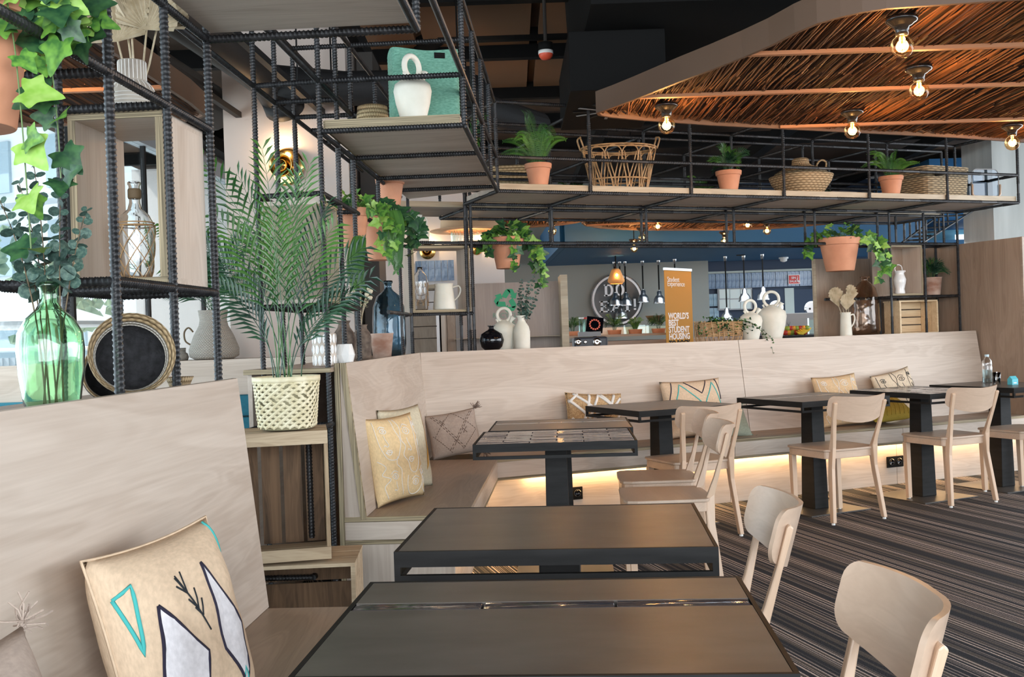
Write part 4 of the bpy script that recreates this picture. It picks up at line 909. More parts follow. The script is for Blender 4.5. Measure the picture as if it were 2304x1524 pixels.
def frond(mb,base,tip,ctrl,n,lw,ll,droop,fold=.3,taper=.55,start=.25,ang=.9,rach=.002,nrm=Vector((0,-1,.4))):
    """pinnate leaf: curved rachis with paired pointed leaflets."""
    P=bez([base,ctrl,tip],n)
    mb.tube(P,[rach*(1-.7*i/n) for i in range(n+1)],4)
    for i in range(int(n*start),n+1):
        t=i/n; T=(P[min(n,i+1)]-P[max(0,i-1)]).normalized(); sd=T.cross(nrm); sd=sd.normalized() if sd.length>1e-4 else T.orthogonal(); up=sd.cross(T).normalized()
        k=(t-start)/(1-start); L_=ll*(sin(pi*min(1,.18+k*.82))**taper if k<1 else .5)
        for s in (-1,1):
            d=(T*cos(ang)+sd*s*sin(ang)+up*.15).normalized(); q=P[i]
            mid=q+d*L_*.5+up*.02*L_; end=q+d*L_+Vector((0,0,-droop*L_)); wv=d.cross(up).normalized()*lw
            a0=q; a1=mid+wv; a2=end; a3=mid-wv; c=mid-up*lw*fold
            mb.add([a0,a1,a2,a3,c],[(0,1,4),(1,2,4),(2,3,4),(3,0,4)])
def palm(label,loc,fronds,mats,pot_builder,name='potted_palm'):
    t=thing(name,label,'plant',loc); pot_builder(t)
    for k,f_ in enumerate(fronds):
        base,ctrl,tip=f_[:3]; n,lw,ll,dr,mi=f_[3] if isinstance(f_[3],tuple) else f_[3:]
        m=MB(); rk=random.Random(k); nn=Vector((rk.uniform(-.9,.9),-1,rk.uniform(-.1,.6))).normalized(); frond(m,Vector(base),Vector(tip),Vector(ctrl),n,lw,ll,dr,start=.40,ang=.66,taper=.4,nrm=nn,rach=.0026); m.build('frond',mats[mi],t)
    return t
# ---- big palm in a bamboo basket on the crates
def bamboo_basket(t,r=.125,h=.205):
    N_=44; rows=14
    # twill weave: each little strip is a short raised splint
    m=MB()
    for i in range(N_):
        for j in range(rows):
            z0=.012+(h-.03)*j/rows; z1=.012+(h-.03)*(j+1)/rows; s=1 if (i+j)%2 else -1
            a0=2*pi*(i-.1)/N_; a1=2*pi*(i+1.1)/N_
            def pt(a,z,o):
                rr=(r*.80+(r-r*.80)*(z/h))*1.0+o; sq=1/((abs(cos(a))**5+abs(sin(a))**5)**(1/5)); g=sq*(1-z/h)*.95+1*(z/h)+.05*(1-z/h); g=g*.93+.07 if z<h*.3 else g
                return (rr*cos(a)*min(g,1.12),rr*sin(a)*min(g,1.12),z)
            if random.random()<.06 and j>rows*.45: continue
            dz=(z1-z0)*.42*s; o=.0022 if s>0 else 0
            m.add([pt(a0,z0-dz,o),pt(a1,z0+dz,o),pt(a1,z1+dz,o),pt(a0,z1-dz,o),pt((a0+a1)/2,(z0+z1)/2,o+.003)],[(0,1,4),(1,2,4),(2,3,4),(3,0,4)])
    m.build('woven_wall',M['bamboo'],t)
    MB().lathe([(r*.78,.004),(r*.80,.01),(r*.97,h-.02),(r*.95,h-.02),(r*.76,.006)],32).build('liner',mat('basket_liner',(.30,.27,.16),.8),t)
    MB().lathe([(r*1.0,h-.022),(r*1.035,h-.020),(r*1.035,h),(r*1.0,h),(r*.97,h-.002),(r*.97,h-.02)],40).build('rim',M['bamboo'],t,True)
    MB().lathe([(0,h-.03),(r*.94,h-.03)],20,caps=False).build('soil',M['soil'],t)
cz1=cz0+.012+.486
rnd=random.Random(11); fr_=[]
def T_(dx,dz,dy=0): return (dx,dy,dz)
# tips in basket coordinates (metres)
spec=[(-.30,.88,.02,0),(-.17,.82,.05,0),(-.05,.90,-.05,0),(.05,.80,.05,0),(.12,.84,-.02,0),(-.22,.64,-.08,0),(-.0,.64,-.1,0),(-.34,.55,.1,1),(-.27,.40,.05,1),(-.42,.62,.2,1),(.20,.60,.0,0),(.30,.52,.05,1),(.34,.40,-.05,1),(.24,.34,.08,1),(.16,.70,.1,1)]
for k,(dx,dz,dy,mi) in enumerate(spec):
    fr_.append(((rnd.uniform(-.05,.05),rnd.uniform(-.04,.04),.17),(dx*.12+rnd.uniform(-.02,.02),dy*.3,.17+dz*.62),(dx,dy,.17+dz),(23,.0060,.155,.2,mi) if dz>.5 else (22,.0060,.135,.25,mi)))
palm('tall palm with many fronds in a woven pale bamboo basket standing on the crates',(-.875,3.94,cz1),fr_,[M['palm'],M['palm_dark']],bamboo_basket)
# ---- second palm, in the tall grey cord vase by the window
def cord_vase(t):
    MB().lathe([(0,0),(.13,0),(.165,.02),(.168,.07),(.135,.16),(.098,.23),(.090,.27),(.098,.325),(.10,.335),(.092,.335),(.085,.27),(.05,.2)],40).build('vase',M['grey_cord'],t,True)
    h=[Vector((-.15,-.02,.10)),Vector((-.19,-.02,.13)),Vector((-.195,-.02,.19)),Vector((-.165,-.02,.22)),Vector((-.135,-.02,.19))]
    MB().tube(spline(h,5),.006,6).build('handle',M['stem_brown'],t,True)
fr_=[]
for k in range(16):
    a=rnd.uniform(-1,1); hgt=rnd.uniform(.15,.62)
    fr_.append(((rnd.uniform(-.03,.03),0,.3),(a*.1,rnd.uniform(-.1,.1),.32+hgt*.7),(a*.32,rnd.uniform(-.15,.15),.32+hgt),20,.010,.17,.25,1 if k%3 else 0))
q=px(481,808,7.0)
palm('dark palm in the tall grey cord vase on the window-side ledge',(q.x,7.02,1.138),fr_,[M['palm'],M['palm_dark']],cord_vase)

def fern(label,loc,r,h,nf,ll,seed,kind='fern',group=None,pot=True,lean_=0,name=None,spread=.8,mats=None):
    rnd=random.Random(seed); t=thing(name or ('potted_fern' if kind=='fern' else 'potted_grass_palm'),label,'plant',loc,0,group)
    if pot: pot_mb(r,h).build('pot',M['terra'],t,auto=True); MB().lathe([(0,h-.02),(r*.9,h-.022)],20,caps=False).build('soil',M['soil'],t)
    for k in range(nf):
        a=2*pi*k/nf+rnd.uniform(-.3,.3); out=ll*rnd.uniform(.35,1)*spread; up=ll*rnd.uniform(.35,1.0)
        m=MB(); base=Vector((r*.2*cos(a),r*.2*sin(a),h-.02)); ctl=Vector((out*.35*cos(a),out*.35*sin(a),h+up*1.0)); tip=Vector((out*cos(a),out*sin(a),h+up*rnd.uniform(.35,1.0)))
        if kind=='fern': frond(m,base,tip,ctl,42,.0024,ll*.105,.1,.1,.45,.08,1.3,.0016)
        else: frond(m,base,tip,ctl,14,.0035,ll*.34,.15,.2,.6,.35,.55,.0014)
        mm=mats or ([M['fern'],M['fern_dark']] if kind=='fern' else [M['palm'],M['palm_dark']])
        m.build('frond',mm[k%2] if rnd.random()<.7 else mm[0],t)
    return t
zs=ZB+.0505
def Wq(u,v,z): q=Wp(u,v,z); return (q.x,q.y,q.z)
def on_front(x,v=-.36,z=None):
    """u on the front bridge shelf whose pixel column is x."""
    z=z or zs+.05
    lo,hi=-1.2,4.2
    for _ in range(40):
        mid=(lo+hi)/2; p=Wp(mid,v,z); X,Y,Z=p; fY=Y; cx=1152+F*X/Y-ROLL*(-(F*(Z-EYE)/Y))*-1*-1
        pxl=1152+cos(ROLL)*F*X/Y - sin(ROLL)*F*(Z-EYE)/Y
        if pxl<x: lo=mid
        else: hi=mid
    return (lo+hi)/2
u=on_front(1212,-.50); fern('arching fern in a terracotta pot, leftmost on the bridge shelf',Wq(u,-.50,zs),.088,.155,15,.34,3)
u=on_front(1640,-.50); fern('bushy grass palm in a terracotta pot, middle of the bridge shelf',Wq(u,-.50,zs),.090,.150,24,.19,4,'palm')
u=on_front(2005,-.50); fern('fern in a terracotta pot in front of the square checked basket',Wq(u,-.50,zs),.090,.150,14,.27,8)
u=on_front(1585,.5); fern('small fern half hidden on the rear bridge shelf left of the grass palm',Wq(u,.50,zs),.07,.11,9,.22,18,group='plants on the rear bridge shelf')
u=on_front(1290,.5); fern('low green plant on the rear bridge shelf behind the rattan basket',Wq(u,.50,zs),.07,.09,14,.14,19,'palm',group='plants on the rear bridge shelf')
u=on_front(1845,.5); fern('dark plant on the rear bridge shelf right of the lidded basket',Wq(u,.50,zs),.06,.08,12,.15,21,'palm',group='plants on the rear bridge shelf')
fern('small green plant behind the woven box on the short overhead shelf',tuple(Lp(-.56,5.95,zs)),.06,.09,12,.22,31,'palm')
q=Wq(3.63,.12,1.4505)
fern('spiky plant in a weathered terracotta pot at the right end of the shelves',q,.09,.155,24,.19,9,'palm',pot=False,mats=[M['palm_dark'],M['palm']])
tt=[o for o in bpy.data.objects if o.get('label','').startswith('spiky plant')][0]
MB().lathe([(0,0),(.070,0),(.072,.01),(.088,.15),(.093,.155),(.082,.155),(.07,.14),(0,.135)],28).build('pot',M['terra_old'],tt,True)
# ---- hanging ivy pots
ivy_plant('large terracotta pot with trailing ivy hanging at the top left corner',(-1.105,2.12,1.705),.128,.29,[(-.1,.06,.40,12),(-.3,.10,.12,7),(.1,.10,.10,8),(.5,.12,.06,7),(-.5,.03,.55,9)],.085,1,crown=12)
def hang(label,x,y,Y,r,h,vines,size,seed,crown=34,mix=(5,4,2)):
    """pot whose rim centre sits at the pixel."""
    p=px(x,y,Y); return ivy_plant(label,(p.x,p.y,p.z-h),r,h,vines,size,seed,crown=crown,mix=mix)
hang('terracotta ivy pot hanging from the back rail above the cream jug box',1140,535,7.42,.120,.225,[(-1.2,.03,.24,8),(-.2,.12,.30,10),(.2,.14,.34,10),(-2.6,.06,.10,6),(3.0,.06,.06,6),(.4,.10,.22,8)],.082,12,crown=62)
hang('terracotta ivy pot hanging at the right of the bridge frame',1888,536,8.35,.165,.27,[(-.2,.22,.26,9),(.2,.28,.16,9),(3.0,.10,.10,8),(-.5,.16,.34,10)],.085,13,crown=44)
hang('terracotta pot of bright ivy in the rack beside the plywood box',794,470,5.32,.082,.20,[(-.4,.10,.22,8),(.2,.14,.16,8),(2.9,.05,.05,5)],.072,14,crown=34,mix=(6,1,4))
hang('terracotta pot with dark trailing ivy lower down in the rack',852,490,5.75,.098,.24,[(.0,.12,.12,8),(.3,.10,.20,8),(-.5,.16,.06,6)],.088,15,crown=30,mix=(1,6,0))
p=px(878,425,6.1)
t=pot_mb(.085,.16).build('terracotta_pot',M['terra'],None,auto=True,loc=(p.x,p.y,p.z-.10)); tag(t,'plain terracotta pot partly hidden under the short overhead shelf','pot')
# trailing fern strands hanging in the rack
def strand(label,x0,y0,Y,x1,y1,seed,wd=.05):
    rnd=random.Random(seed); t=thing('trailing_fern',label,'plant',px(x0,y0,Y)); L_=px(x1,y1,Y)-px(x0,y0,Y)
    for k in range(8):
        m=MB(); o=Vector((rnd.uniform(-.02,.02),rnd.uniform(-.02,.02),0)); e=L_*rnd.uniform(.6,1)+Vector((rnd.uniform(-.02,.02),0,0))
        frond(m,o,o+e,o+e*.5+Vector((rnd.uniform(-.04,.04),-.03,.02)),30,.008,wd,.3,.1,.5,.05,.8,.002); m.build('strand',M['fern_dark'] if k%2 else M['palm'],t)
strand('trailing fern hanging below the bright ivy pot',812,530,5.05,806,650,1,.042)
strand('long dark trailing fern hanging beside the rebar corner post',884,470,5.45,893,622,2,.05)
# ---- eucalyptus
def euc_leaf(mt):
    m=MB(); n=9; vs=[(0,0,0)]+[(.5*sin(2*pi*k/n)*.98,.5-.5*cos(2*pi*k/n),.06*abs(sin(2*pi*k/n))) for k in range(n)]
    vs.append((0,.5,0)); m.add(vs,[(1+k,1+(k+1)%n,n+1) for k in range(n)]); return m.mesh('eucalyptus_leaf',mt,True)
EU=euc_leaf(M['euc']); EUD=euc_leaf(leafmat('eucalyptus_leaf_dark',(.02,.05,.04),(.05,.10,.08),.6))
def eucalyptus(label,loc,stems,size,seed,per=18,start=.2):
    rnd=random.Random(seed); t=thing('eucalyptus_branches',label,'branches',loc)
    for (b,c,e) in stems:
        P=bez([b,c,e],per); MB().tube(P,[.0022*(1-.6*i/per) for i in range(per+1)],5).build('stem',M['stem_brown'],t)
        for i in range(int(per*start),per+1):
            T=(P[min(per,i+1)]-P[max(0,i-1)]).normalized(); s0=size*(1.15-.75*(i/per))
            for s in (0,1):
                a=i*1.4+s*pi+rnd.uniform(-.4,.4); sd=Matrix.Rotation(a,3,T)@T.orthogonal().normalized(); d=(sd+T*.35).normalized()
                clone(rnd.choice((EU,EU,EUD)),'leaf',t,leaf_matrix(P[i],d,T*.35+Vector((rnd.gauss(0,.5),-1,rnd.gauss(.2,.4))),s0*rnd.uniform(.8,1.15)))
    return t
# ------------------------------------------------------------------ things on the left frame and its ledge
def sub(o,k,v): o[k]=v; return o
def thinglass(prof,n=36,th=.003):
    inner=[(max(.0005,r-th),z+(th if i==0 else 0)) for i,(r,z) in enumerate(prof)]
    return MB().lathe([(0,prof[0][1])]+prof+inner[::-1]+[(0,prof[0][1]+th)],n,caps=False)
q=px(118,905,2.2); gb=thing('glass_bottle','large green glass bottle holding eucalyptus behind the near banquette','bottle',(q.x,2.2,1.101))
thinglass([(.044,0),(.052,.004),(.058,.03),(.066,.09),(.069,.14),(.066,.175),(.050,.205),(.028,.225),(.0195,.240),(.0195,.268),(.024,.276),(.024,.283),(.020,.285)]).build('body',M['green_glass'],gb,True)
eucalyptus('eucalyptus branches standing in the large green bottle',(q.x,2.2,1.101),[((.01,0,.01),(.0,0,.3),(-.055,.0,.50)),((-.02,0,.01),(.01,0,.28),(-.015,-.02,.555)),((.02,.01,.01),(.02,0,.3),(.035,.0,.50)),((-.01,-.01,.01),(-.02,.0,.3),(-.105,-.01,.49)),((.0,.01,.01),(.03,.02,.3),(.075,.03,.44)),((-.01,.01,.01),(-.03,.03,.28),(-.08,.04,.42))],.043,4,24,.50)
def bowl(label,Mx,r,d,outer,inner,name='woven_basket',bands=()):
    t=thing(name,label,'basket',M=Mx)
    MB().lathe([(0,0),(r*.55,0),(r*.8,d*.25),(r*.97,d*.7),(r,d)],40,caps=False).build('outer_wall',outer,t,True)
    MB().lathe([(r*.80,d*.50),(r*.78,d*.4),(r*.70,d*.22),(r*.5,.012),(0,.010)],40,caps=False).build('lining',inner,t,True)
    MB().lathe([(r,d),(r*.985,d+.004),(r*.965,d),(r*.86,d*.70)],40,caps=False).build('rim',M['seagrass'],t,True)
    MB().lathe([(r*.86,d*.70),(r*.80,d*.50)],40,caps=False).build('white_band',M['white_fibre'],t,True)
    return t
q=px(266,815,2.58)
bowl('round black-lined basket with tan rim tipped on its side in the near frame',Matrix.Translation(q+Vector((-.0,.075,-.0)))@Matrix.Rotation(R(25),4,'Z')@Matrix.Rotation(R(78),4,'X'),.105,.10,M['seagrass'],M['black_fibre'])
q=px(210,850,2.72)
bowl('dark basket lying behind the tipped black-lined basket',Matrix.Translation(q+Vector((-.01,.12,.0)))@Matrix.Rotation(R(30),4,'Z')@Matrix.Rotation(R(84),4,'X'),.082,.12,M['dark_weave'],M['black_fibre'])
q=px(404,860,2.98); t=thing('small_basket','small tan braided bowl with a white foot beside the near frame post','basket',(q.x,2.98,1.1005))
MB().lathe([(0,0),(.024,0),(.027,.014)],24).build('foot',M['white_fibre'],t,True); MB().lathe([(.027,.014),(.032,.03),(.041,.048),(.038,.048),(.028,.02),(0,.016)],24,caps=False).build('bowl',M['seagrass'],t,True)
q=px(404,808,7.0); t=MB().lathe([(0,0),(.055,0),(.062,.02),(.055,.045),(.042,.055),(.044,.085),(.040,.085),(.036,.05),(0,.03)],24).build('small_jar',M['grey_cord'],None,True,loc=(q.x,7.0,1.137)); tag(t,'small grey woven jar on the window-side ledge','jar')
# netted bottle in the tall box
q=px(312,617,2.86); nb_=thing('netted_bottle','clear glass bottle wrapped in brown cane netting inside the tall box','bottle',(q.x-.004,2.86,Z1+.0325))
prof=[(.034,0),(.040,.006),(.046,.05),(.052,.13),(.050,.155),(.038,.180),(.020,.197),(.015,.215),(.015,.262),(.018,.266),(.018,.272),(.015,.274)]
thinglass(prof,32,.0025).build('body',M['clear_glass'],nb_,True)
MB().lathe([(.0165,.226),(.018,.230),(.018,.250),(.0165,.254)],20).build('neck_band',M['stem_brown'],nb_,True)
def rad(z):
    for (r0,z0),(r1,z1) in zip(prof,prof[1:]):
        if z0<=z<=z1: return r0+(r1-r0)*(z-z0)/max(1e-6,z1-z0)
    return .05
m=MB()
for s in (-1,1):
    for k in range(8): m.tube([((rad(z)+.0015)*cos(2*pi*k/8+s*z*14),(rad(z)+.0015)*sin(2*pi*k/8+s*z*14),z) for z in [.004+.016*i for i in range(10)]],.0012,4)
m.build('cane_netting',M['rattan'],nb_)
m=MB()
for z in (.004,.150,.158): m.tube([((rad(z)+.002)*cos(a),(rad(z)+.002)*sin(a),z) for a in [2*pi*i/24 for i in range(24)]],.0017,4,True)
m.build('cane_ring',M['rattan'],nb_)
# carved vase with dried fans
q=px(300,245,2.86); t=thing('carved_vase','carved grey wooden vase with white stripes on top of the tall box','vase',(q.x,2.86,Z2-.006))
MB().lathe([(0,0),(.050,0),(.058,.008),(.062,.05),(.056,.078),(.040,.100),(.0375,.102),(.0375,.158),(.034,.158),(.033,.1),(0,.09)],36).build('body',noise_col(mat('carved_wood',(.42,.37,.31),.7),(.36,.31,.26),(.5,.45,.38),(20,20,20)),t,True)
for k in range(22):
    a=2*pi*k/22; MB().tube([(.0378*cos(a),.0378*sin(a),.156),(.0378*cos(a),.0378*sin(a),.104)],.0012,4).build('groove',M['f_white'],t)
    MB().tube([((.040+.018*sin(s*1.5))*cos(a),(.040+.018*sin(s*1.5))*sin(a),.100-.024*s) for s in (0,.3,.6,1)],.0012,4).build('groove',M['f_white'],t)
for k in range(6):
    z=.012+.010*k; rr=.0585+.0035*min(1,k/4); MB().tube([(rr*cos(a),rr*sin(a),z) for a in [-2.6+.1*i for i in range(22)]],.0012,4).build('groove',M['f_white'],t)
def palm_fan(par,base,tip,r,spread,facing,n=17,mt=None):
    """dried pleated fan leaf on a flat stalk."""
    mt=mt or M['dry']; base=Vector(base); tip=Vector(tip); ax=(tip-base).normalized(); f=Vector(facing).normalized(); side=ax.cross(f).normalized(); f=side.cross(ax)
    MB().tube([base,base.lerp(tip,.5)+side*.004,tip],[.0035,.003,.0028],6).build('stalk',mt,par)
    m=MB(); vs=[tip]; 
    for i in range(2*n+1):
        a=-spread+2*spread*i/(2*n); L_=r*(1-.30*abs(a/spread)**2.5)*(1.0 if i%2 else .97)
        vs.append(tip+ax*(cos(a)*L_)+side*(sin(a)*L_)+f*((.05 if i%2 else -.05)*r*1.1)+f*(.12*r*(a/spread)**2))
    m.add(vs,[(0,i,i+1) for i in range(1,2*n+1)]); m.build('fan',mt,par,solid=.0008)
t=thing('dried_palm_fans','dried palm fans standing in the carved grey vase','dried leaves',(q.x,2.86,Z2-.006))
palm_fan(t,(-.012,0,.06),(-.037,.0,.215),.115,1.5,(.1,-1,.1)); palm_fan(t,(0,0,.06),(-.001,.01,.255),.12,.75,(.6,-.6,0)); palm_fan(t,(.012,0,.06),(.045,0,.245),.115,1.5,(0,-1,0)); palm_fan(t,(-.005,.02,.06),(-.02,.03,.25),.12,1.3,(-.3,-1,0)); palm_fan(t,(.01,.02,.06),(.06,.04,.26),.11,1.3,(.3,-1,0))
# ledge by the corner
def vase(name,label,cat,loc,prof,mt,n=28,group=None,smooth=True,M0=None):
    o=MB().lathe([(0,0)]+prof+[(max(.001,prof[-1][0]-.006),prof[-1][1]-.001),(max(.001,prof[-2][0]-.008),prof[-2][1]-.01),(0,prof[0][1]+.01)],n,caps=False).build(name,mt,None,smooth)
    o.location=loc; return tag(o,label,cat,group)
ZL=1.1215
q=px(731,815,4.72)
t=thing('faceted_vase','tall white vase with long oval facets on the corner ledge','vase',(q.x,4.72,ZL)); MB().lathe([(0,0),(.050,0),(.054,.01),(.054,.150),(.050,.150),(.048,.02),(0,.015)],24).build('body',mat('beige_relief_line',(.62,.54,.46),.6),t,True)
for k in range(14):
    a=2*pi*k/14
    for j,(z0,z1) in enumerate(((.004,.05),(.056,.098),(.104,.148))):
        aa=a+(.22 if j%2 else 0); P=[]
        m=MB(); pts=[]
        for i in range(10):
            th=2*pi*i/10; pts.append((.0555,aa+.19*cos(th),(z0+z1)/2+(z1-z0)/2*sin(th)))
        vs=[(r_*cos(a_),r_*sin(a_),z_) for r_,a_,z_ in pts]+[(.0575*cos(aa),.0575*sin(aa),(z0+z1)/2)]
        m.add(vs,[(i,(i+1)%10,10) for i in range(10)]); m.build('facet',M['white'],t)
q=px(774,815,4.78); t=thing('faceted_vase','short white diamond-faceted vase beside the tall white vase','vase',(q.x+.006,4.78,ZL))
m=MB(); n=9
for z,r_,o in ((0,.034,0),(.048,.048,.5),(.098,.034,0)): m.v+= [(r_*cos(2*pi*(k+o)/n),r_*sin(2*pi*(k+o)/n),z) for k in range(n)]
m.f=[(k,(k+1)%n,n+k) for k in range(n)]+[(n+k,(k+1)%n,n+(k+1)%n) for k in range(n)]+[(n+k,n+(k+1)%n,2*n+(k+1)%n) for k in range(n)]+[(n+k,2*n+(k+1)%n,2*n+k) for k in range(n)]+[tuple(range(n-1,-1,-1))]
m.build('body',M['white'],t)
brown=noise_col(mat('rough_brown_clay',(.12,.09,.07),.9),(.07,.05,.04),(.17,.13,.10),(30,30,30))
q=px(776,805,5.2); t=vase('clay_jug','rough brown clay jug with pale dried grass, left of two','jug',(q.x,5.2,ZL),[(.04,0),(.056,.02),(.058,.12),(.05,.155),(.032,.18),(.027,.2),(.036,.215)],brown)
q2=px(816,800,5.75); t=vase('clay_jug','rough brown clay jug with dried cream flowers, right of two','jug',(q2.x,5.75,ZL),[(.04,0),(.050,.02),(.052,.13),(.045,.155),(.030,.175),(.028,.19),(.034,.2)],brown)
def dried(label,loc,n,hgt,flowers,seed):
    rnd=random.Random(seed); t=thing('dried_flowers',label,'dried flowers',loc)
    for k in range(n):
        a=rnd.uniform(0,6.28); rr=rnd.uniform(.01,.05); e=Vector((rr*cos(a)*1.2,rr*sin(a),hgt*rnd.uniform(.7,1))); P=bez([(0,0,.0),(0,0,hgt*.5),e],6)
        MB().tube(P,.001,4).build('stem',M['dry'],t)
        if flowers and k<8: MB().lathe([(0,-.012),(.008,-.012),(.014,.002),(.010,.01),(0,.006)],7,Matrix.Translation(e)).build('flower_head',M['f_cream'],t,True)
        else:
            m=MB()
            for i in range(30):
                p=e*rnd.uniform(.55,1.0); d=Vector((rnd.gauss(0,1),rnd.gauss(0,1),rnd.uniform(0,1.5))).normalized()*.022
                m.add([p,p+d*.5+Vector((.003,0,0)),p+d,p+d*.5-Vector((.003,0,0))],[(0,1,2,3)])
            m.build('dried_spray',mat_dry2,t)
mat_dry2=mat('pale_dried_spray',(.56,.55,.33),.9)
dried('pale dried grass in the left brown clay jug',(q.x,5.2,ZL+.17),9,.22,False,1)
dried('dried cream flower heads in the right brown clay jug',(q2.x,5.75,ZL+.17),14,.25,True,2)
q=px(860,800,6.25); t=MB().lathe([(0,0),(.055,0),(.072,.145),(.076,.150),(.068,.150),(.05,.02),(0,.02)],28).build('weathered_pot',M['terra_old'],None,True,loc=(q.x,6.25,ZL)); tag(t,'weathered terracotta pot on the corner ledge before the dark blue bottle','pot')
q=px(878,800,6.62); t=thing('glass_bottle','large dark blue glass bottle on the corner ledge','bottle',(q.x,6.62,ZL+.001))
thinglass([(.08,0),(.098,.01),(.108,.08),(.108,.22),(.102,.32),(.075,.39),(.034,.425),(.025,.44),(.026,.47),(.033,.475),(.031,.49)],32,.004).build('body',M['blue_glass'],t,True)
# ------------------------------------------------------------------ sconce on the column
def sconce(label,x,y,Y,r,face=(0,-1,0),power=7,tilt=.35):
    p=px(x,y,Y); ang=math.atan2(face[0],-face[1]); t=thing('wall_sconce',label,'lamp',M=Matrix.Translation(p)@Matrix.Rotation(ang,4,'Z')@Matrix.Rotation(pi/2,4,'X'),group='brass wall sconces')
    MB().lathe([(0,0),(r,0),(r,.006),(r*.9,.012),(r*.35,.02),(0,.02)],36).build('back_disc',M['brass'],t,True)
    MB().lathe([(r*.34,.02),(r*.45,.05),(r*.66,.10),(r*.62,.10),(r*.40,.05),(r*.30,.022)],32).build('bell',M['brass'],t,True)
    MB().lathe([(0,.02),(r*.2,.03),(r*.34,.075),(r*.3,.11),(0,.125)],20).build('mirror_bulb',M['brass'],t,True)
    l=bpy.data.lights.new('sconce_light','POINT'); l.energy=power; l.color=(1,.66,.36); l.shadow_soft_size=.02
    lo=bpy.data.objects.new('sconce_light',l); COL.objects.link(lo); lo.parent=t; lo.location=(0,r*.78,.055)
sconce('brass bell sconce on the plaster column behind the rebar rack',645,376,7.34,.135,(-.25,-1,0),5)
sconce('small brass sconce on the rear wall seen through the square box',962,566,9.58,.075,(0,-1,0),2)
sconce('brass sconce on the rear wall under the hanging ivy pot',1072,560,9.58,.06,(.5,-1,0),2)

# ------------------------------------------------------------------ things on the back ledge
def place(x,v,z): u=on_front(x,v,z+.05); return Wp(u,v,z)
def botijo(name,label,loc,r,h,ring,spout=True,rz=0,mt=None,cat='jug',rr=.012):
    mt=mt or M['cream']; t=thing(name,label,cat,loc,rz)
    MB().lathe([(0,0),(r*.62,0),(r*.66,.008),(r*.9,h*.42),(r,h*.68),(r*.93,h*.82),(r*.6,h*.93),(r*.28,h*.985),(r*.2,h*1.02),(0,h*1.03)],36).build('body',mt,t,True)
    MB().tube([(0+ring*cos(a),0,h*1.0+ring*.86+ring*sin(a)) for a in [2*pi*i/28 for i in range(28)]],rr,10,True).build('ring_handle',mt,t,True)
    if spout:
        MB().lathe([(.010,0),(.012,.02),(.020,.045),(.016,.046),(.008,.02)],16,TR(r*.5,-.02,h*.93,ry=.55)).build('spout',mt,t,True)
        MB().lathe([(.006,0),(.009,.03),(.005,.032)],12,TR(-r*.45,0,h*.93,ry=-.5)).build('small_spout',mt,t,True)
    return t
ZT=1.1255
p=place(1107,.06,ZT); t=thing('globe_vase','glossy black globe vase on the back ledge','vase',p); MB().lathe([(0,0),(.045,0),(.075,.03),(.088,.075),(.075,.120),(.030,.148),(.018,.155),(.018,.17),(.030,.178),(.026,.180),(.014,.172),(.013,.15),(0,.14)],36).build('body',M['black_gloss'],t,True)
p=place(1136,.20,ZT); botijo('clay_jug','cream clay jug with ring handle behind the black globe vase',p,.090,.215,.048,True,0)
p=place(1175,.08,ZT); vase('bottle_vase','white clay bottle vase holding eucalyptus on the back ledge','vase',p,[(.050,0),(.058,.01),(.060,.13),(.052,.165),(.030,.20),(.024,.215),(.030,.235),(.038,.245)],M['cream'])
eucalyptus('thin eucalyptus sprigs in the white bottle vase',p,[((0,0,.05),(.0,0,.3),(.01,0,.50)),((0,0,.05),(.02,0,.3),(.12,0,.58)),((0,0,.05),(.05,0,.28),(.15,.02,.46)),((0,0,.05),(.0,0,.25),(-.01,.02,.42)),((0,0,.05),(.02,0,.28),(.06,-.02,.48))],.040,9,18,.42)
# rectangular basket with trailing plant
p=place(1617,.10,ZT); t=thing('rattan_basket','rectangular split-rattan basket with a trailing plant on the back ledge','basket',p,R(22))
bw,bd,bh=.165,.085,.165
m=MB(); 
for k in range(11):
    z=.045+k*.0105; f=1+.10*z/bh
    P=[]
    for i in range(40):
        a=2*pi*i/40; g=1/((abs(cos(a))**6+abs(sin(a))**6)**(1/6)); w_=.003*sin(i*1.57+k*pi)
        P.append(((bw+w_)*f*g*cos(a),(bd+w_)*f*g*sin(a),z+random.uniform(-.0015,.0015)))
    MB().tube(P,.0042,5,True).build('woven_strand',M['rattan'],t)
for k in range(26):
    a=2*pi*k/26; g=1/((abs(cos(a))**6+abs(sin(a))**6)**(1/6)); MB().tube([(bw*g*cos(a),bd*g*sin(a),0),((bw+.004)*1.03*g*cos(a+.07),(bd+.004)*1.03*g*sin(a+.07),.045),(bw*1.1*g*cos(a),bd*1.1*g*sin(a),bh)],.0038,5).build('stake',M['rattan'],t)
MB().lathe([(0,.10),(.10,.10)],24,TR(0,0,0)@Matrix.Scale(1,4),caps=False).build('soil',M['soil'],t)
rnd=random.Random(44); tp=thing('trailing_plant','small-leaved trailing plant spilling from the rectangular rattan basket','plant',p,R(22))
dot=MB().lathe([(0,0),(.5,.0)],7,TR(0,.5,0)).mesh('round_leaf',M['ivy_dark']); dot2=MB().lathe([(0,0),(.5,.0)],7,TR(0,.5,0)).mesh('round_leaf',M['ivy'])
m=MB()
paths=[[(rnd.uniform(-.15,.15),rnd.uniform(-.07,.05),.13),(rnd.uniform(-.17,.2),rnd.uniform(-.12,.0),.20),(rnd.uniform(-.2,.24),rnd.uniform(-.13,-.05),rnd.uniform(.05,.2))] for _ in range(34)]
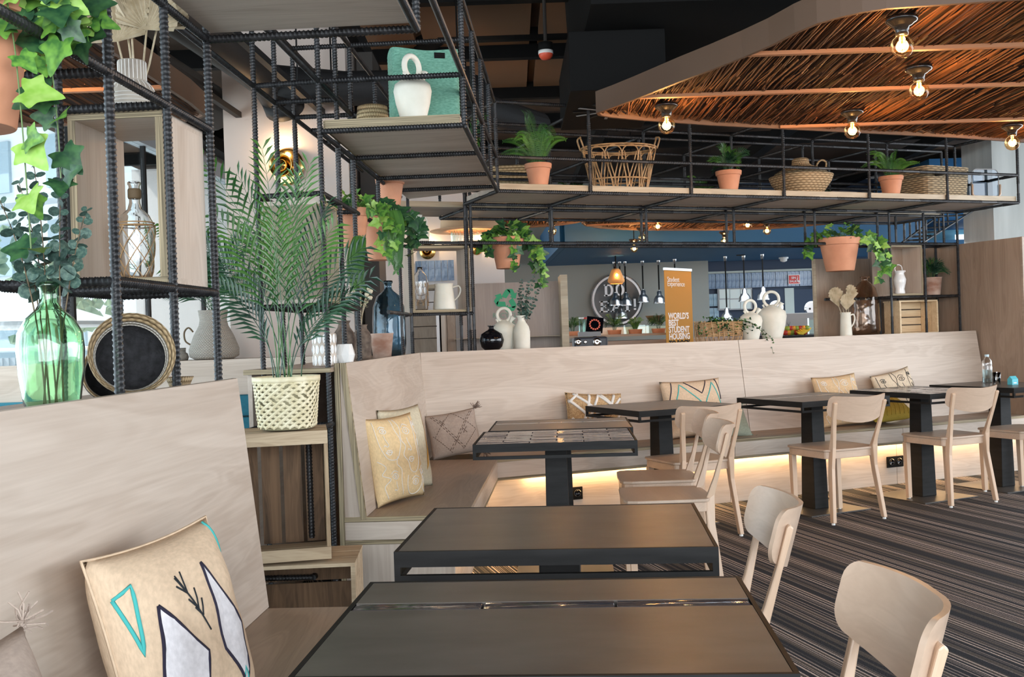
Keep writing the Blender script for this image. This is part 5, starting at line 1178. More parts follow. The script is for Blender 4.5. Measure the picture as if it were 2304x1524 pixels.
paths+=[[(.14,-.02,.15),(.24,-.06,.2),(.30,-.26,.05),(.31,-.27,-.10)],[(.14,-.02,.15),(.22,-.06,.2),(.28,-.24,.08),(.33,-.26,-.02)],[(.1,-.05,.15),(.18,-.1,.2),(.26,-.2,.1),(.27,-.26,.0)],[(-.15,0,.15),(-.22,-.05,.18),(-.24,-.1,.06)],[(.0,-.05,.14),(.0,-.14,.17),(.01,-.12,.02)]]
for P0 in paths:
    P=bez(P0,12); m.tube(P,.0010,4)
    for i in range(1,13):
        for s in range(2):
            d=Vector((rnd.gauss(0,1),rnd.gauss(-.3,1),rnd.gauss(0,1))).normalized(); clone(dot if rnd.random()<.65 else dot2,'leaf',tp,leaf_matrix(P[i],d,(rnd.gauss(0,.5),-1,rnd.gauss(.3,.5)),rnd.uniform(.010,.016)))
m.build('vine',M['stem'],tp)
p=place(1690,.08,ZT); botijo('water_jug','smaller cream botijo jug with ring handle next to the rattan basket',p,.092,.225,.050,True,.3)
p=place(1738,.20,ZT); botijo('water_jug','larger cream botijo jug with ring handle behind the smaller one',p,.118,.275,.060,True,-.2)
def handle_jug(name,label,p,r,h,mt,side=1,taper=.85,z0=.35,z1=.85):
    t=thing(name,label,'jug',p,R(22)); MB().lathe([(0,0),(r,0),(r*1.02,.01),(r*(1+taper)/2,h*.5),(r*taper,h*.9),(r*taper*1.08,h),(r*taper*.98,h),(r*taper*.9,h*.9),(r*.85,.03),(0,.02)],32).build('body',mt,t,True)
    MB().tube(spline([(side*r*taper*.97,0,h*z1),(side*(r+.03),0,h*(z1+.06)),(side*(r+.045),0,h*(z1-.1)),(side*(r+.03),0,h*(z0+.18)),(side*r*.95,0,h*z0)],6),.006,8,flat=1.0).build('handle',mt,t,True); return t
p=place(1904,.06,ZT); handle_jug('handled_jug','slim cream jug with handle holding dried palm fans',p,.048,.20,M['cream'])
t=thing('dried_palm_fans','dried palm fans in the slim cream jug on the right','dried leaves',p,R(22)); palm_fan(t,(-.01,0,.1),(-.065,0,.245),.17,.65,(0,-1,0),9); palm_fan(t,(0,0,.1),(.0,-.01,.215),.14,.85,(0,-1,0),9); palm_fan(t,(.01,0,.1),(.04,0,.27),.16,.7,(.2,-1,0),9); palm_fan(t,(.0,0,.1),(-.01,.02,.24),.14,.5,(.3,-1,0),9)
p=place(1949,.20,ZT); t=thing('glass_bottle','large amber brown glass bottle on the back ledge before the oak screen','bottle',p)
thinglass([(.085,0),(.108,.01),(.118,.05),(.114,.20),(.110,.32),(.088,.40),(.048,.445),(.030,.46),(.028,.485),(.036,.49),(.036,.50),(.030,.502)],32,.004).build('body',M['amber_glass'],t,True)
# square box contents and jug above it
u=on_front(947,.12,1.5); p=Wp(u,.12,Z1+.0315); t=thing('netted_bottle','clear bottle with cane netting inside the small square box','bottle',p)
thinglass([(.045,0),(.050,.01),(.054,.20),(.050,.235),(.030,.26),(.018,.275),(.018,.30)],28,.003).build('body',M['clear_glass'],t,True)
m=MB()
for s in (-1,1):
    for k in range(8): m.tube([(.0555*cos(2*pi*k/8+s*z*9),.0555*sin(2*pi*k/8+s*z*9),z) for z in [.03+.02*i for i in range(9)]],.0013,4)
m.build('cane_netting',M['rattan'],t)
p=place(1000,.08,Z1+.0315); handle_jug('cream_jug','cream pottery jug with handle in the small square box',p,.078,.18,M['cream'],1,.80)
p=place(943,.13,Z2+.010); t=thing('bottle_jug','pale cream bottle jug with two small handles above the square box','jug',p,R(22))
MB().lathe([(0,0),(.062,0),(.070,.02),(.074,.07),(.064,.115),(.035,.145),(.022,.155),(.020,.18),(.030,.195),(.024,.195),(.015,.17),(0,.14)],32).build('body',M['cream'],t,True)
for s in (-1,1): MB().tube(spline([(s*.022,0,.17),(s*.05,0,.175),(s*.062,0,.15),(s*.058,0,.12)],5),.005,7).build('handle',M['cream'],t,True)
p=place(2025,.08,1.4535+.0155); t=thing('white_pitcher','small white glazed pitcher in the right-hand plywood box','jug',p,R(22))
MB().lathe([(0,0),(.040,0),(.042,.01),(.036,.04),(.048,.09),(.052,.12),(.040,.155),(.036,.17),(.046,.195),(.042,.195),(.030,.16),(0,.1)],32).build('body',M['white'],t,True)
MB().tube(spline([(-.036,0,.18),(-.05,0,.215),(-.02,0,.245),(.02,0,.235),(.03,0,.2)],5),.004,7).build('handle',M['white'],t,True)
MB().prism([(.03,-.02),(.068,0),(.03,.02)],.185,.197).build('lip',M['white'],t)

# ------------------------------------------------------------------ baskets on the overhead shelves
p=place(1395,-.36,zs); t=thing('rattan_basket','open looped rattan basket on the bridge shelf','basket',p,R(10))
rb,rt,hb=.195,.265,.31
def ell(r,z,n=40,ph=0,k=.72): return [(r*cos(2*pi*i/n+ph),r*k*sin(2*pi*i/n+ph),z) for i in range(n)]
for r_,z_ in ((rb,.006),(rb+.02,.085),(rt,hb),(rt-.004,hb-.014)): MB().tube(ell(r_,z_),.006,6,True).build('hoop',M['rattan'],t,True)
N_=13
for k in range(N_):
    a0=2*pi*k/N_
    for kind in (0,1):
        up=[(-.14,0),(-.26,.30),(-.46,.62),(-.49,.80),(-.38,.93),(0,1),(.38,.93),(.49,.80),(.46,.62),(.26,.30),(.14,0)]
        pt=[(ax,(z_*.965 if kind==0 else (1-z_)*.82+.01)) for ax,z_ in up]; P=[]
        for ax,zf,_ in spline([(ax,zf,0) for ax,zf in pt],3):
            ang=a0+(pi/N_ if kind else 0)+2*pi/N_*ax; z=.004+hb*zf; r_=rb+(rt-rb)*z/hb; P.append((r_*cos(ang),r_*.72*sin(ang),z))
        MB().tube(P,.0045,5).build('rattan_loop',M['rattan'],t,True)
for s in (-1,1): MB().tube(spline([(s*rt*.99,-.05,hb-.01),(s*(rt+.02),-.045,hb+.06),(s*(rt+.01),0,hb+.075),(s*(rt+.02),.045,hb+.06),(s*rt*.99,.05,hb-.01)],5),.006,6).build('handle',M['rattan'],t,True)
p=place(1803,-.34,zs); t=thing('lidded_basket','lidded seagrass basket with a looped handle on the bridge shelf','basket',p,R(22))
MB().lathe([(0,0),(.115,0),(.15,.03),(.20,.11),(.215,.155),(.205,.165)],40,sq=3).build('body',M['seagrass'],t,True)
MB().lathe([(.210,.160),(.19,.185),(.13,.215),(.085,.235),(.065,.25),(.062,.285),(.05,.292),(0,.294)],36).build('lid',M['seagrass'],t,True)
MB().tube(spline([(.18,0,.17),(.15,0,.24),(.19,0,.285),(.24,0,.27),(.225,0,.19)],5),.007,6).build('handle',M['seagrass'],t,True)
p=place(2095,-.33,zs); t=thing('square_basket','large square checked seagrass basket at the right of the bridge shelf','basket',p,R(10))
MB().lathe([(0,0),(.235,0),(.245,.02),(.262,.245),(.250,.245),(.236,.03),(0,.02)],48,sq=8,M=Matrix.Rotation(R(18),4,'Z')@Matrix.Diagonal((1,.7,1,1))).build('body',M['check_weave'],t)
p=place(2200,-.36,zs); t=thing('mesh_bin','grey wire mesh bin with wooden bail handle at the end of the bridge shelf','basket',p,R(16))
def rrect(w_,h_,r_,n=5):
    P=[]
    for cx,cy,a0 in ((w_-r_,h_-r_,0),(-w_+r_,h_-r_,pi/2),(-w_+r_,r_,pi),(w_-r_,r_,3*pi/2)):
        for k in range(n+1): a=a0+pi/2*k/n; P.append((cx+r_*cos(a),cy+r_*sin(a)))
    return P
Pr=rrect(.13,.245,.045)
for y in (-.09,.09): MB().tube([(x,y,z) for x,z in Pr],.004,6,True).build('wire_frame',M['grey'],t)
meshm=window_glass('fine_mesh',(.62,.68,.74)); 
MB().prism(Pr,-.001,.001,TR(0,-.088,0,rx=pi/2)).build('mesh_panel',meshm,t); MB().prism(Pr,-.001,.001,TR(0,.088,0,rx=pi/2)).build('mesh_panel',meshm,t)
MB().tube([(-.135,-.1,.12),(-.135,-.1,.04),(-.10,-.1,.006),(.10,-.1,.006),(.135,-.1,.04),(.135,-.1,.12)],.007,8).build('bail_handle',M['beech_x'],t,True)
B((-.07,-.02,.004),(.07,0,.15)).build('picture_card',M['grey'],t)
for x,lab,rr in ((1150,'pale plaited basket on the rear bridge shelf at the far left',.19),(1690,'small straw basket on the rear bridge shelf behind the grass palm',.13),(1900,'low woven tray on the rear bridge shelf near the right fern',.16)):
    p=place(x,.55,zs); hh={.19:.30,.13:.13,.16:.07}[rr]
    o=MB().lathe([(0,0),(rr*.85,0),(rr*.9,.01),(rr,hh),(rr*.95,hh),(rr*.84,.02),(0,.02)],36,sq=5).build('woven_basket',M['straw'],None,True,loc=p); tag(o,lab,'basket')
# short overhead shelf
q=px(955,252,4.85); t=thing('woven_box','tall mint green woven rope box on the short overhead shelf','basket',M=Matrix.Translation((q.x,4.85,zs))@Matrix.Rotation(R(14),4,'Z'))
m=MB(); hx,hy,hz=.158,.115,.385
def gb_(u,v):
    a=2*pi*u; g=1/((abs(cos(a))**7+abs(sin(a))**7)**(1/7)); z=hz*v; zz=z+(.014*cos(2*a)-.010)*v; return (hx*g*cos(a)*(1+.01*sin(v*50*pi)),hy*g*sin(a)*(1+.01*sin(v*50*pi)),zz)
m.grid(gb_,56,70,cu=True); m.build('wall',noise_col(mat('mint_rope',(.14,.34,.25),.85),(.09,.25,.18),(.17,.38,.29),(60,60,200),1,2,.3,.7,.5,.003),t,True)
m=MB(); m.lathe([(0,.005),(hx*.9,.005)],24,Matrix.Diagonal((1,.7,1,1)),caps=False); m.build('base',M['green_rope'],t)
MB().prism([(.02,-.014),(.07,-.014),(.07,.012),(.02,.012)],0,.003,TR(.015,-.1165,hz-.045,rx=pi/2)).build('hand_slot',M['black'],t)
B((.156,-.03,.06),(.161,.03,.26)).build('white_tag',M['white'],t)
q=px(930,255,4.60); botijo('clay_jug','cream clay jug with tall ring handle before the mint woven box',(q.x,4.60,zs),.086,.205,.050,True,.95,rr=.013)
q=px(838,250,5.15); t=thing('lidded_basket','seagrass basket with a wide lid partly hidden behind the mint woven box','basket',(q.x,5.15,zs))
MB().lathe([(0,0),(.10,0),(.13,.01),(.14,.05),(.12,.07),(.085,.10),(.075,.20),(.06,.205),(0,.206)],36).build('body',M['straw'],t,True)
# ------------------------------------------------------------------ things on the right-hand table
q=pz(2222,862,.75); t=thing('water_bottle','clear plastic water bottle with blue cap on the rightmost table','bottle',(q.x,q.y,.7505))
thinglass([(.030,0),(.036,.006),(.036,.12),(.034,.13),(.036,.14),(.034,.165),(.016,.19),(.013,.195),(.013,.205)],24,.002).build('body',M['clear_glass'],t,True); MB().lathe([(.0,.198),(.0155,.198),(.0155,.214),(0,.214)],16).build('cap',mat('pale_blue_cap',(.45,.62,.72),.4),t)
MB().lathe([(0,.004),(.033,.004),(.033,.10),(0,.10)],24).build('water',window_glass('water',(.86,.95,.96)),t)
q=pz(2243,866,.75); t=thing('drinking_glass','small drinking glass beside the water bottle','glass',(q.x,q.y,.7505)); thinglass([(.024,0),(.028,.09)],20,.002).build('body',M['clear_glass'],t,True)
q=pz(2279,866,.75); t=thing('card_box','small turquoise card box with folded top on the rightmost table','box',(q.x,q.y,.7505),R(20)); B((-.028,-.022,0),(.028,.022,.04)).build('body',M['blue_plastic'],t); MB().prism([(-.022,.04),(.022,.04),(0,.062)],-.028,.028,Matrix.Rotation(pi/2,4,'Z')@Matrix.Rotation(pi/2,4,'X')).build('folded_top',M['blue_plastic'],t); B((-.015,-.0225,.010),(.012,-.022,.018)).build('printed_label',M['paper_white'],t)
# ------------------------------------------------------------------ reed canopies
ZC=2.48
def canopy(label,poly,z,ribs,seed=0,pitch=.0125,fh=.11,name='reed_canopy',rib_axis='x',dens=1.0):
    t=thing(name,label,'canopy'); n=len(poly); rnd=random.Random(seed)
    # curved fascia
    m=MB(); th=.02; cx=sum(p[0] for p in poly)/n; cy=sum(p[1] for p in poly)/n
    inn=[]
    for i,(x,y) in enumerate(poly):
        a=Vector(poly[i-1]); b=Vector(poly[(i+1)%n]); d=(b-a).normalized(); nn=Vector((-d.y,d.x)); 
        if nn.dot(Vector((cx-x,cy-y)))<0: nn=-nn
        inn.append((x+nn.x*th,y+nn.y*th))
    vs=[(x,y,z-.012) for x,y in poly]+[(x,y,z+fh) for x,y in poly]+[(x,y,z-.012) for x,y in inn]+[(x,y,z+fh) for x,y in inn]
    fs=[]
    for i in range(n):
        j=(i+1)%n; fs+=[(i,j,n+j,n+i),(2*n+i,3*n+i,3*n+j,2*n+j),(i,2*n+i,2*n+j,j),(n+i,n+j,3*n+j,3*n+i)]
    m.add(vs,fs); m.build('fascia',M['fascia'],t)
    MB().prism(inn,z+.035,z+.045).build('backing',M['reed_back'],t)
    def span(x):
        ys=[]
        for i in range(n):
            (x0,y0),(x1,y1)=inn[i],inn[(i+1)%n]
            if (x0-x)*(x1-x)<0: ys.append(y0+(y1-y0)*(x-x0)/(x1-x0))
        ys.sort(); return ys
    x0=min(p[0] for p in inn)+.005; x1=max(p[0] for p in inn)
    m=MB(); x=x0
    while x<x1:
        ys=span(x)
        for k in range(0,len(ys)-1,2):
            y=ys[k]; ye=ys[k+1]
            while y<ye-.02:
                L_=rnd.uniform(.5,1.5); e=min(ye,y+L_); ns=max(2,int((e-y)/.14)); ph=rnd.uniform(0,6); amp=rnd.uniform(.002,.009); r_=rnd.uniform(.0025,.005); zz=z+.014+rnd.uniform(-.010,.012)
                sk=rnd.gauss(0,.018)
                P=[(x+amp*sin(ph+i*1.3)+sk*(i/ns)+.0015*rnd.gauss(0,1),y+(e-y)*i/ns,zz+.003*sin(ph+i*.9)) for i in range(ns+1)]
                m.tube(P,r_,3); y=e+rnd.uniform(-.02,.02)
        x+=pitch*rnd.uniform(.5,1.2)/dens
    stuff(m.build('reed_thatch',M['reed'],t))
    for ry in ribs:
        xs=[]
        for i in range(n):
            (ax,ay),(bx,by)=inn[i],inn[(i+1)%n]
            if (ay-ry)*(by-ry)<0: xs.append(ax+(bx-ax)*(ry-ay)/(by-ay))
        xs.sort()
        if len(xs)>=2: B((xs[0],ry-.016,z-.012),(xs[-1],ry+.016,z+.006)).build('batten',M['batten'],t)
    return t
# big canopy over the tables, outline measured along its lower edge
pts=[]
for x,y in [(1341,250),(1349,247),(1378,237),(1428,218),(1531,177),(1600,151),(1670,123),(1730,97),(1788,67),(1838,46),(1891,31),(1940,20),(1994,12)]:
    p=pz(x,y,ZC); pts.append((p.x,p.y))
back=[]
for x,y in [(2304,318),(2150,307),(1953,297),(1757,287),(1600,279),(1450,268),(1372,261),(1346,256)]:
    p=pz(x,y,ZC); back.append((p.x,p.y))
poly=pts+[(2.2,3.93),(3.4,3.9),(4.6,4.4),(5.2,5.6),(5.1,7.0),(4.6,7.75)]+back
canopy('large reed-lined ceiling canopy with curved brown edge over the dining tables',poly,ZC,(4.66,5.44,6.40),1)
# canopy beyond the left frame
pl=[(-3.9,3.2),(-2.2,3.1),(-1.75,3.4),(-1.62,4.0),(-1.585,5.2),(-1.60,5.5),(-1.70,5.62),(-1.9,5.66),(-3.0,5.62),(-3.9,5.5)]
canopy('reed-lined ceiling canopy behind the left rebar frame',pl,ZC,(4.1,4.9),2,.014)
def roundpoly(cx,cy,rx,ry,k=2.6,n=28,rot=0):
    P=[]
    for i in range(n):
        a=2*pi*i/n; g=1/((abs(cos(a))**k+abs(sin(a))**k)**(1/k)); x=rx*g*cos(a); y=ry*g*sin(a); P.append((cx+x*cos(rot)-y*sin(rot),cy+x*sin(rot)+y*cos(rot)))
    return P
canopy('distant reed-lined canopy seen under the bridge shelves, right of the ivy pot',roundpoly(2.6,11.6,1.75,1.35,rot=.35),ZC,(11.0,11.9),3,.03)
canopy('distant reed-lined canopy above the kitchen pass at the left',roundpoly(.10,10.9,.80,1.0),ZC,(10.9,),4,.03)
# ------------------------------------------------------------------ bulbs under the canopies
def bulb_proto(label,loc):
    t=thing('globe_bulb_lamp',label,'lamp',loc,group='globe bulbs in black porcelain holders')
    # origin at the bulb centre
    m=MB().lathe([(.0,.120),(.062,.120),(.066,.112),(.064,.104),(.058,.098),(.048,.093),(.040,.085),(.030,.080),(.028,.058),(.024,.046),(0,.046)],32).build('holder',M['porcelain'],t,True)
    MB().lathe([(0,-.0475),(.018,-.044),(.034,-.0335),(.0445,-.016),(.0475,0),(.0445,.017),(.034,.034),(.020,.044),(.015,.050)],28,caps=False).build('globe',M['bulb'],t,True)
    f=MB().tube(spline([(-.009,0,-.012),(-.006,0,.012),(-.002,.004,-.010),(.003,-.004,.012),(.006,0,-.010),(.009,0,.014)],4),.0022,5).build('filament',M['filament'],t)
    MB().lathe([(.004,.045),(.003,.01),(0,.008)],8).build('glass_stem',M['bulb'],t)
    return t
proto=None
bulbs=[(2030,105,'largest and nearest globe bulb at the top right'),(2068,205,'globe bulb second from the front under the large canopy'),(1500,283,'globe bulb at the left tip of the large canopy'),(1918,295,'globe bulb over the fern end of the bridge shelf'),(2278,322,'globe bulb at the right edge of the frame')]
far=[(1243,521,'small distant bulb left of the kitchen sign'),(1445,535,'distant bulb right of the kitchen sign, level with the rail'),(1480,510,'distant bulb highest of the two right of the kitchen sign'),(1427,560,'distant bulb half hidden by the double rail'),(1630,543,'distant bulb between the banner and the basket'),(1682,507,'distant bulb high above the rattan basket'),(1726,520,'distant bulb above the two botijo jugs'),(1099,577,'distant bulb left of the hanging ivy pot'),(60,190,'globe bulb under the canopy behind the left frame'),(1100,610,'low distant bulb above the recycling cabinet')]
for i,(x,y,lab) in enumerate(bulbs+far):
    hor=HY-ROLL*(x-1152); Y=(1.125)*F/(hor-y)
    if x==60: Y=4.6
    if x==1100: Y=12.6
    if i>4: Y=min(Y,12.8)
    p=px(x,y,Y)
    if proto is None: proto=bulb_proto(lab,p); o=proto
    else: o=dup(proto,p,0,lab)
    l=bpy.data.lights.new('bulb_light','POINT'); l.energy=7 if i<5 else 4; l.color=(1,.60,.28); l.shadow_soft_size=.03
    lo=bpy.data.objects.new('bulb_light',l); COL.objects.link(lo); lo.parent=o; lo.location=(0,0,0)
    if i>4 and x!=60: MB().tube([(0,0,.118),(0,0,(cz if x<1150 or i==8 or x==1427 else 2.50)-p.z)],.006,6).build('rod',M['black'],o)

# ------------------------------------------------------------------ ceiling services
t=thing('air_duct_box','large black air supply box with slotted grille beside the reed canopy','duct')
p0=px(1283,205,6.2); p1=px(1500,205,6.2); z0=p0.z; z1=px(1300,70,6.2).z
B((p0.x,6.2,z0),(p1.x,7.4,z1)).build('housing',M['black'],t,bev=.004)
g=[]; gc=((p0.x+p1.x)/2,6.8)
for k in range(12):
    a=2*pi*k/12; c_=Matrix.Translation((gc[0],gc[1],z0-.004))@Matrix.Rotation(a,4,'Z'); o=B((.07,-.010,0),(.24,.010,.003)).build('grille_slot',M['grey'] if k%2 else M['dark'],t); o.matrix_local=c_
MB().prism([(px(1310,0,6.3).x,0),(2.2,0),(2.0,cz-z1-.01),(px(1300,0,6.3).x,cz-z1-.01)],5.7,7.6,Matrix.Translation((0,0,z1))@Matrix.Rotation(pi/2,4,'X')@Matrix.Scale(-1,4,(0,0,1))).build('plenum',M['black'],t)
t=thing('round_duct','black round duct running across the dark ceiling','duct'); a=px(985,60,8.5); b=px(1300,42,8.5); MB().tube([(a.x,8.5,a.z),(b.x+.1,8.5,a.z)],.14,20).build('pipe',M['black'],t,True); MB().tube([(a.x,8.5,a.z),(a.x-.12,8.7,a.z-.02),(a.x-.22,9.2,a.z-.02),(a.x-.24,11,a.z)],.14,20).build('elbow',M['black'],t,True)
t=thing('round_duct','thick dark brown duct slanting above the near rebar frame','duct',M=ML)
MB().tube([(-2.75,2.4,3.02),(-2.62,7.6,3.02)],.17,24).build('pipe',M['duct'],t,True)
for b in (3.6,4.9,6.2): MB().tube([(-2.72+.025*(b-3),b-.02,3.02),(-2.72+.025*(b-3),b+.02,3.02)],.178,24).build('joint',M['dark'],t,True)
t=thing('round_duct','second brown duct with elbows ending at the plaster column','duct',M=ML)
MB().tube([(-2.2,2.5,3.05),(-2.02,6.5,3.05),(-1.98,6.9,3.02),(-1.92,7.05,2.88)],.125,22).build('pipe',M['duct'],t,True)
MB().tube([(-1.92,6.98,2.93),(-1.915,7.06,2.87)],.14,22).build('collar',M['dark'],t,True)
MB().tube([(-1.98,6.9,3.02),(-1.5,7.1,3.0),(-1.0,7.15,3.0),(-.6,7.2,3.02)],.12,22).build('branch',M['dark'],t,True)
t=thing('hanging_ducts','bundle of dark ducts with hangers behind the short overhead shelf','duct',M=ML)
MB().tube([(-.62,7.4,3.0),(-.62,8.2,3.05),(-.2,9.2,3.1)],.13,18).build('pipe',M['dark'],t,True)
for a_ in (-1.6,-.7): MB().tube([(a_,7.15,3.1),(a_,7.15,3.74)],.006,6).build('hanger',M['black'],t)
p=px(1228,122,6.8); t=thing('smoke_alarm','red and white smoke alarm hanging from the dark ceiling','alarm',p)
MB().lathe([(0,-.038),(.03,-.034),(.045,-.015),(.048,0)],24,caps=False).build('red_dome',M['orange_red'],t,True); MB().lathe([(.0,0),(.05,0),(.05,.022),(0,.022)],24).build('white_ring',M['white'],t,True); MB().lathe([(0,.022),(.048,.022),(.048,.075),(0,.075)],20).build('base',M['black'],t,True); MB().tube([(0,0,.07),(0,0,cz-p.z)],.012,8).build('conduit',M['duct'],t)
t=thing('strut_rails','pair of steel strut rails carrying the ducts above the left frame','rail',M=ML)
for a_ in (-2.32,-1.72): B((a_,2.0,2.86),(a_+.04,7.3,2.90)).build('strut',M['dark'],t)
for b in (2.6,3.6,4.6,5.6,6.6):
    for a_ in (-2.30,-1.70): MB().tube([(a_,b,2.9),(a_,b,3.74)],.006,6).build('hanger',M['dark'],t)
# warm insulation boards glimpsed between the ceiling steel
t=thing('ceiling_insulation','rust brown insulation boards between the ceiling purlins','insulation')
for i in range(4):
    for k in range(5): B((-1.6+k*.95,4.5+i*1.5,cz-.05),(-.72+k*.95,5.75+i*1.5,cz-.001)).build('board',mat('rust_board',(.16,.075,.03),.9) if (i,k)==(0,0) else bpy.data.materials['rust_board'],t)

# ------------------------------------------------------------------ kitchen and servery beyond
def pbx(x0,y0,x1,y1,Y,th,name,mt,par,bev=0):
    a=px(x0,y1,Y); b=px(x1,y0,Y); return B((min(a.x,b.x),Y,min(a.z,b.z)),(max(a.x,b.x),Y+th,max(a.z,b.z))).build(name,mt,par,bev=bev)
def text(body,size,loc,rotz,mt,par,name='lettering',align='LEFT',ext=.002,sx=1,bold=.0,line=1.0):
    c=bpy.data.curves.new(name,'FONT'); c.body=body; c.size=size; c.extrude=ext; c.align_x=align; c.offset=bold; c.space_line=line
    c.resolution_u=3; to=bpy.data.objects.new('t_',c); COL.objects.link(to); c.materials.append(mt); bpy.context.view_layer.update(); me=bpy.data.meshes.new_from_object(to.evaluated_get(bpy.context.evaluated_depsgraph_get())); bpy.data.objects.remove(to); o=bpy.data.objects.new(name,me); COL.objects.link(o)
    if not me.materials: me.materials.append(mt)
    o.parent=par; o.location=loc; o.rotation_euler=(pi/2,0,rotz); o.scale=(sx,1,1); return o
# recycling cabinet
t=thing('recycling_cabinet','pale oak recycling cabinet marked with green arrows behind the hanging ivy','cabinet',(0,0,0))
Y=9.2
pbx(1040,632,1266,795,Y+.02,.02,'back_panel',wood('cabinet_oak',(.46,.38,.33),(.36,.29,.25),2,.5),t); pbx(1266,618,1276,795,Y-.35,.4,'edge_band',M['shelf_edge'],t); pbx(1022,755,1262,764,Y-.25,.27,'shelf',M['shelf_edge'],t); pbx(1008,680,1022,795,Y-.1,.12,'side_panel',M['wall_oak'],t)
cx_,cy_=1140,676; ctr=px(cx_,cy_,Y); s_=Y/F
for k in range(3):
    rot=Matrix.Translation((ctr.x,Y+.018,ctr.z))@Matrix.Rotation(-k*2*pi/3+ROLL,4,'Y')
    for shp in ([(-13,9),(-3,9+17),(6,26),(9,15+6),(-1,5)],[(-1,28),(14,28),(20,17),(25,20),(22,4),(7,8),(12,11),(6,20)]):
        MB().prism([(x*s_*.92,z*s_*.92) for x,z in shp],0,.003,rot@Matrix.Rotation(pi/2,4,'X')).build('arrow',M['recycle'],t)
p=px(1140,712,Y); text('RECYCLE',.062,(p.x,Y+.017,p.z-.01),0,mat('faded_green_vinyl',(.22,.38,.28),.7),t,align='CENTER'); p=px(1142,727,Y); text('HERE',.062,(p.x,Y+.017,p.z-.01),0,bpy.data.materials['faded_green_vinyl'],t,align='CENTER')
# tray trolley
t=thing('tray_trolley','wooden tray trolley with chrome wire runners behind the square box','trolley')
Y=8.9
pbx(925,700,985,800,Y+.4,.02,'back_panel',M['wall_oak'],t); pbx(984,690,991,800,Y,.4,'side_edge',M['paper_white'],t); pbx(991,690,1000,800,Y,.4,'side_panel',M['oak_z'],t); pbx(925,640,985,650,Y,.4,'top_board',M['shelf_edge'],t)
for k in range(5):
    a=px(930,655+k*27,Y); b=px(983,653+k*27,Y); MB().tube([a,b],.004,6).build('wire_runner',M['chrome'],t); MB().tube([b-Vector((.08,0,0)),b-Vector((.08,-.35,0))],.004,6).build('wire_runner',M['chrome'],t)
# pleated shade lamp
p=px(1060,512,8.9); t=thing('drum_pendant','large straw drum pendant with a wide glowing rim disc','lamp',p)
MB().lathe([(.26,.10),(.27,-.02)],40,caps=False).build('drum',mat('straw_shade',(.75,.50,.30),.8),t,True); MB().lathe([(.20,-.03),(.36,-.03),(.36,-.024),(.20,-.024)],48,caps=False).build('rim_disc',mat('peach_disc',(.80,.48,.28),.7),t,True)
for k in range(30):
    a=2*pi*k/30; MB().tube([(.175*cos(a),.175*sin(a),-.03),(.175*cos(a),.175*sin(a),-.13)],.004,4).build('crystal_rod',M['display'],t)
MB().lathe([(.0,-.14),(.19,-.14),(.19,-.132),(0,-.132)],32).build('lower_disc',bpy.data.materials['peach_disc'],t,True)
MB().tube([(0,0,.1),(0,0,cz-p.z)],.006,6).build('cord',M['black'],t); l=bpy.data.lights.new('drum_light','POINT'); l.energy=6; l.color=(1,.65,.35); l.shadow_soft_size=.05; lo=bpy.data.objects.new('drum_light',l); COL.objects.link(lo); lo.parent=t; lo.location=(0,0,-.09)
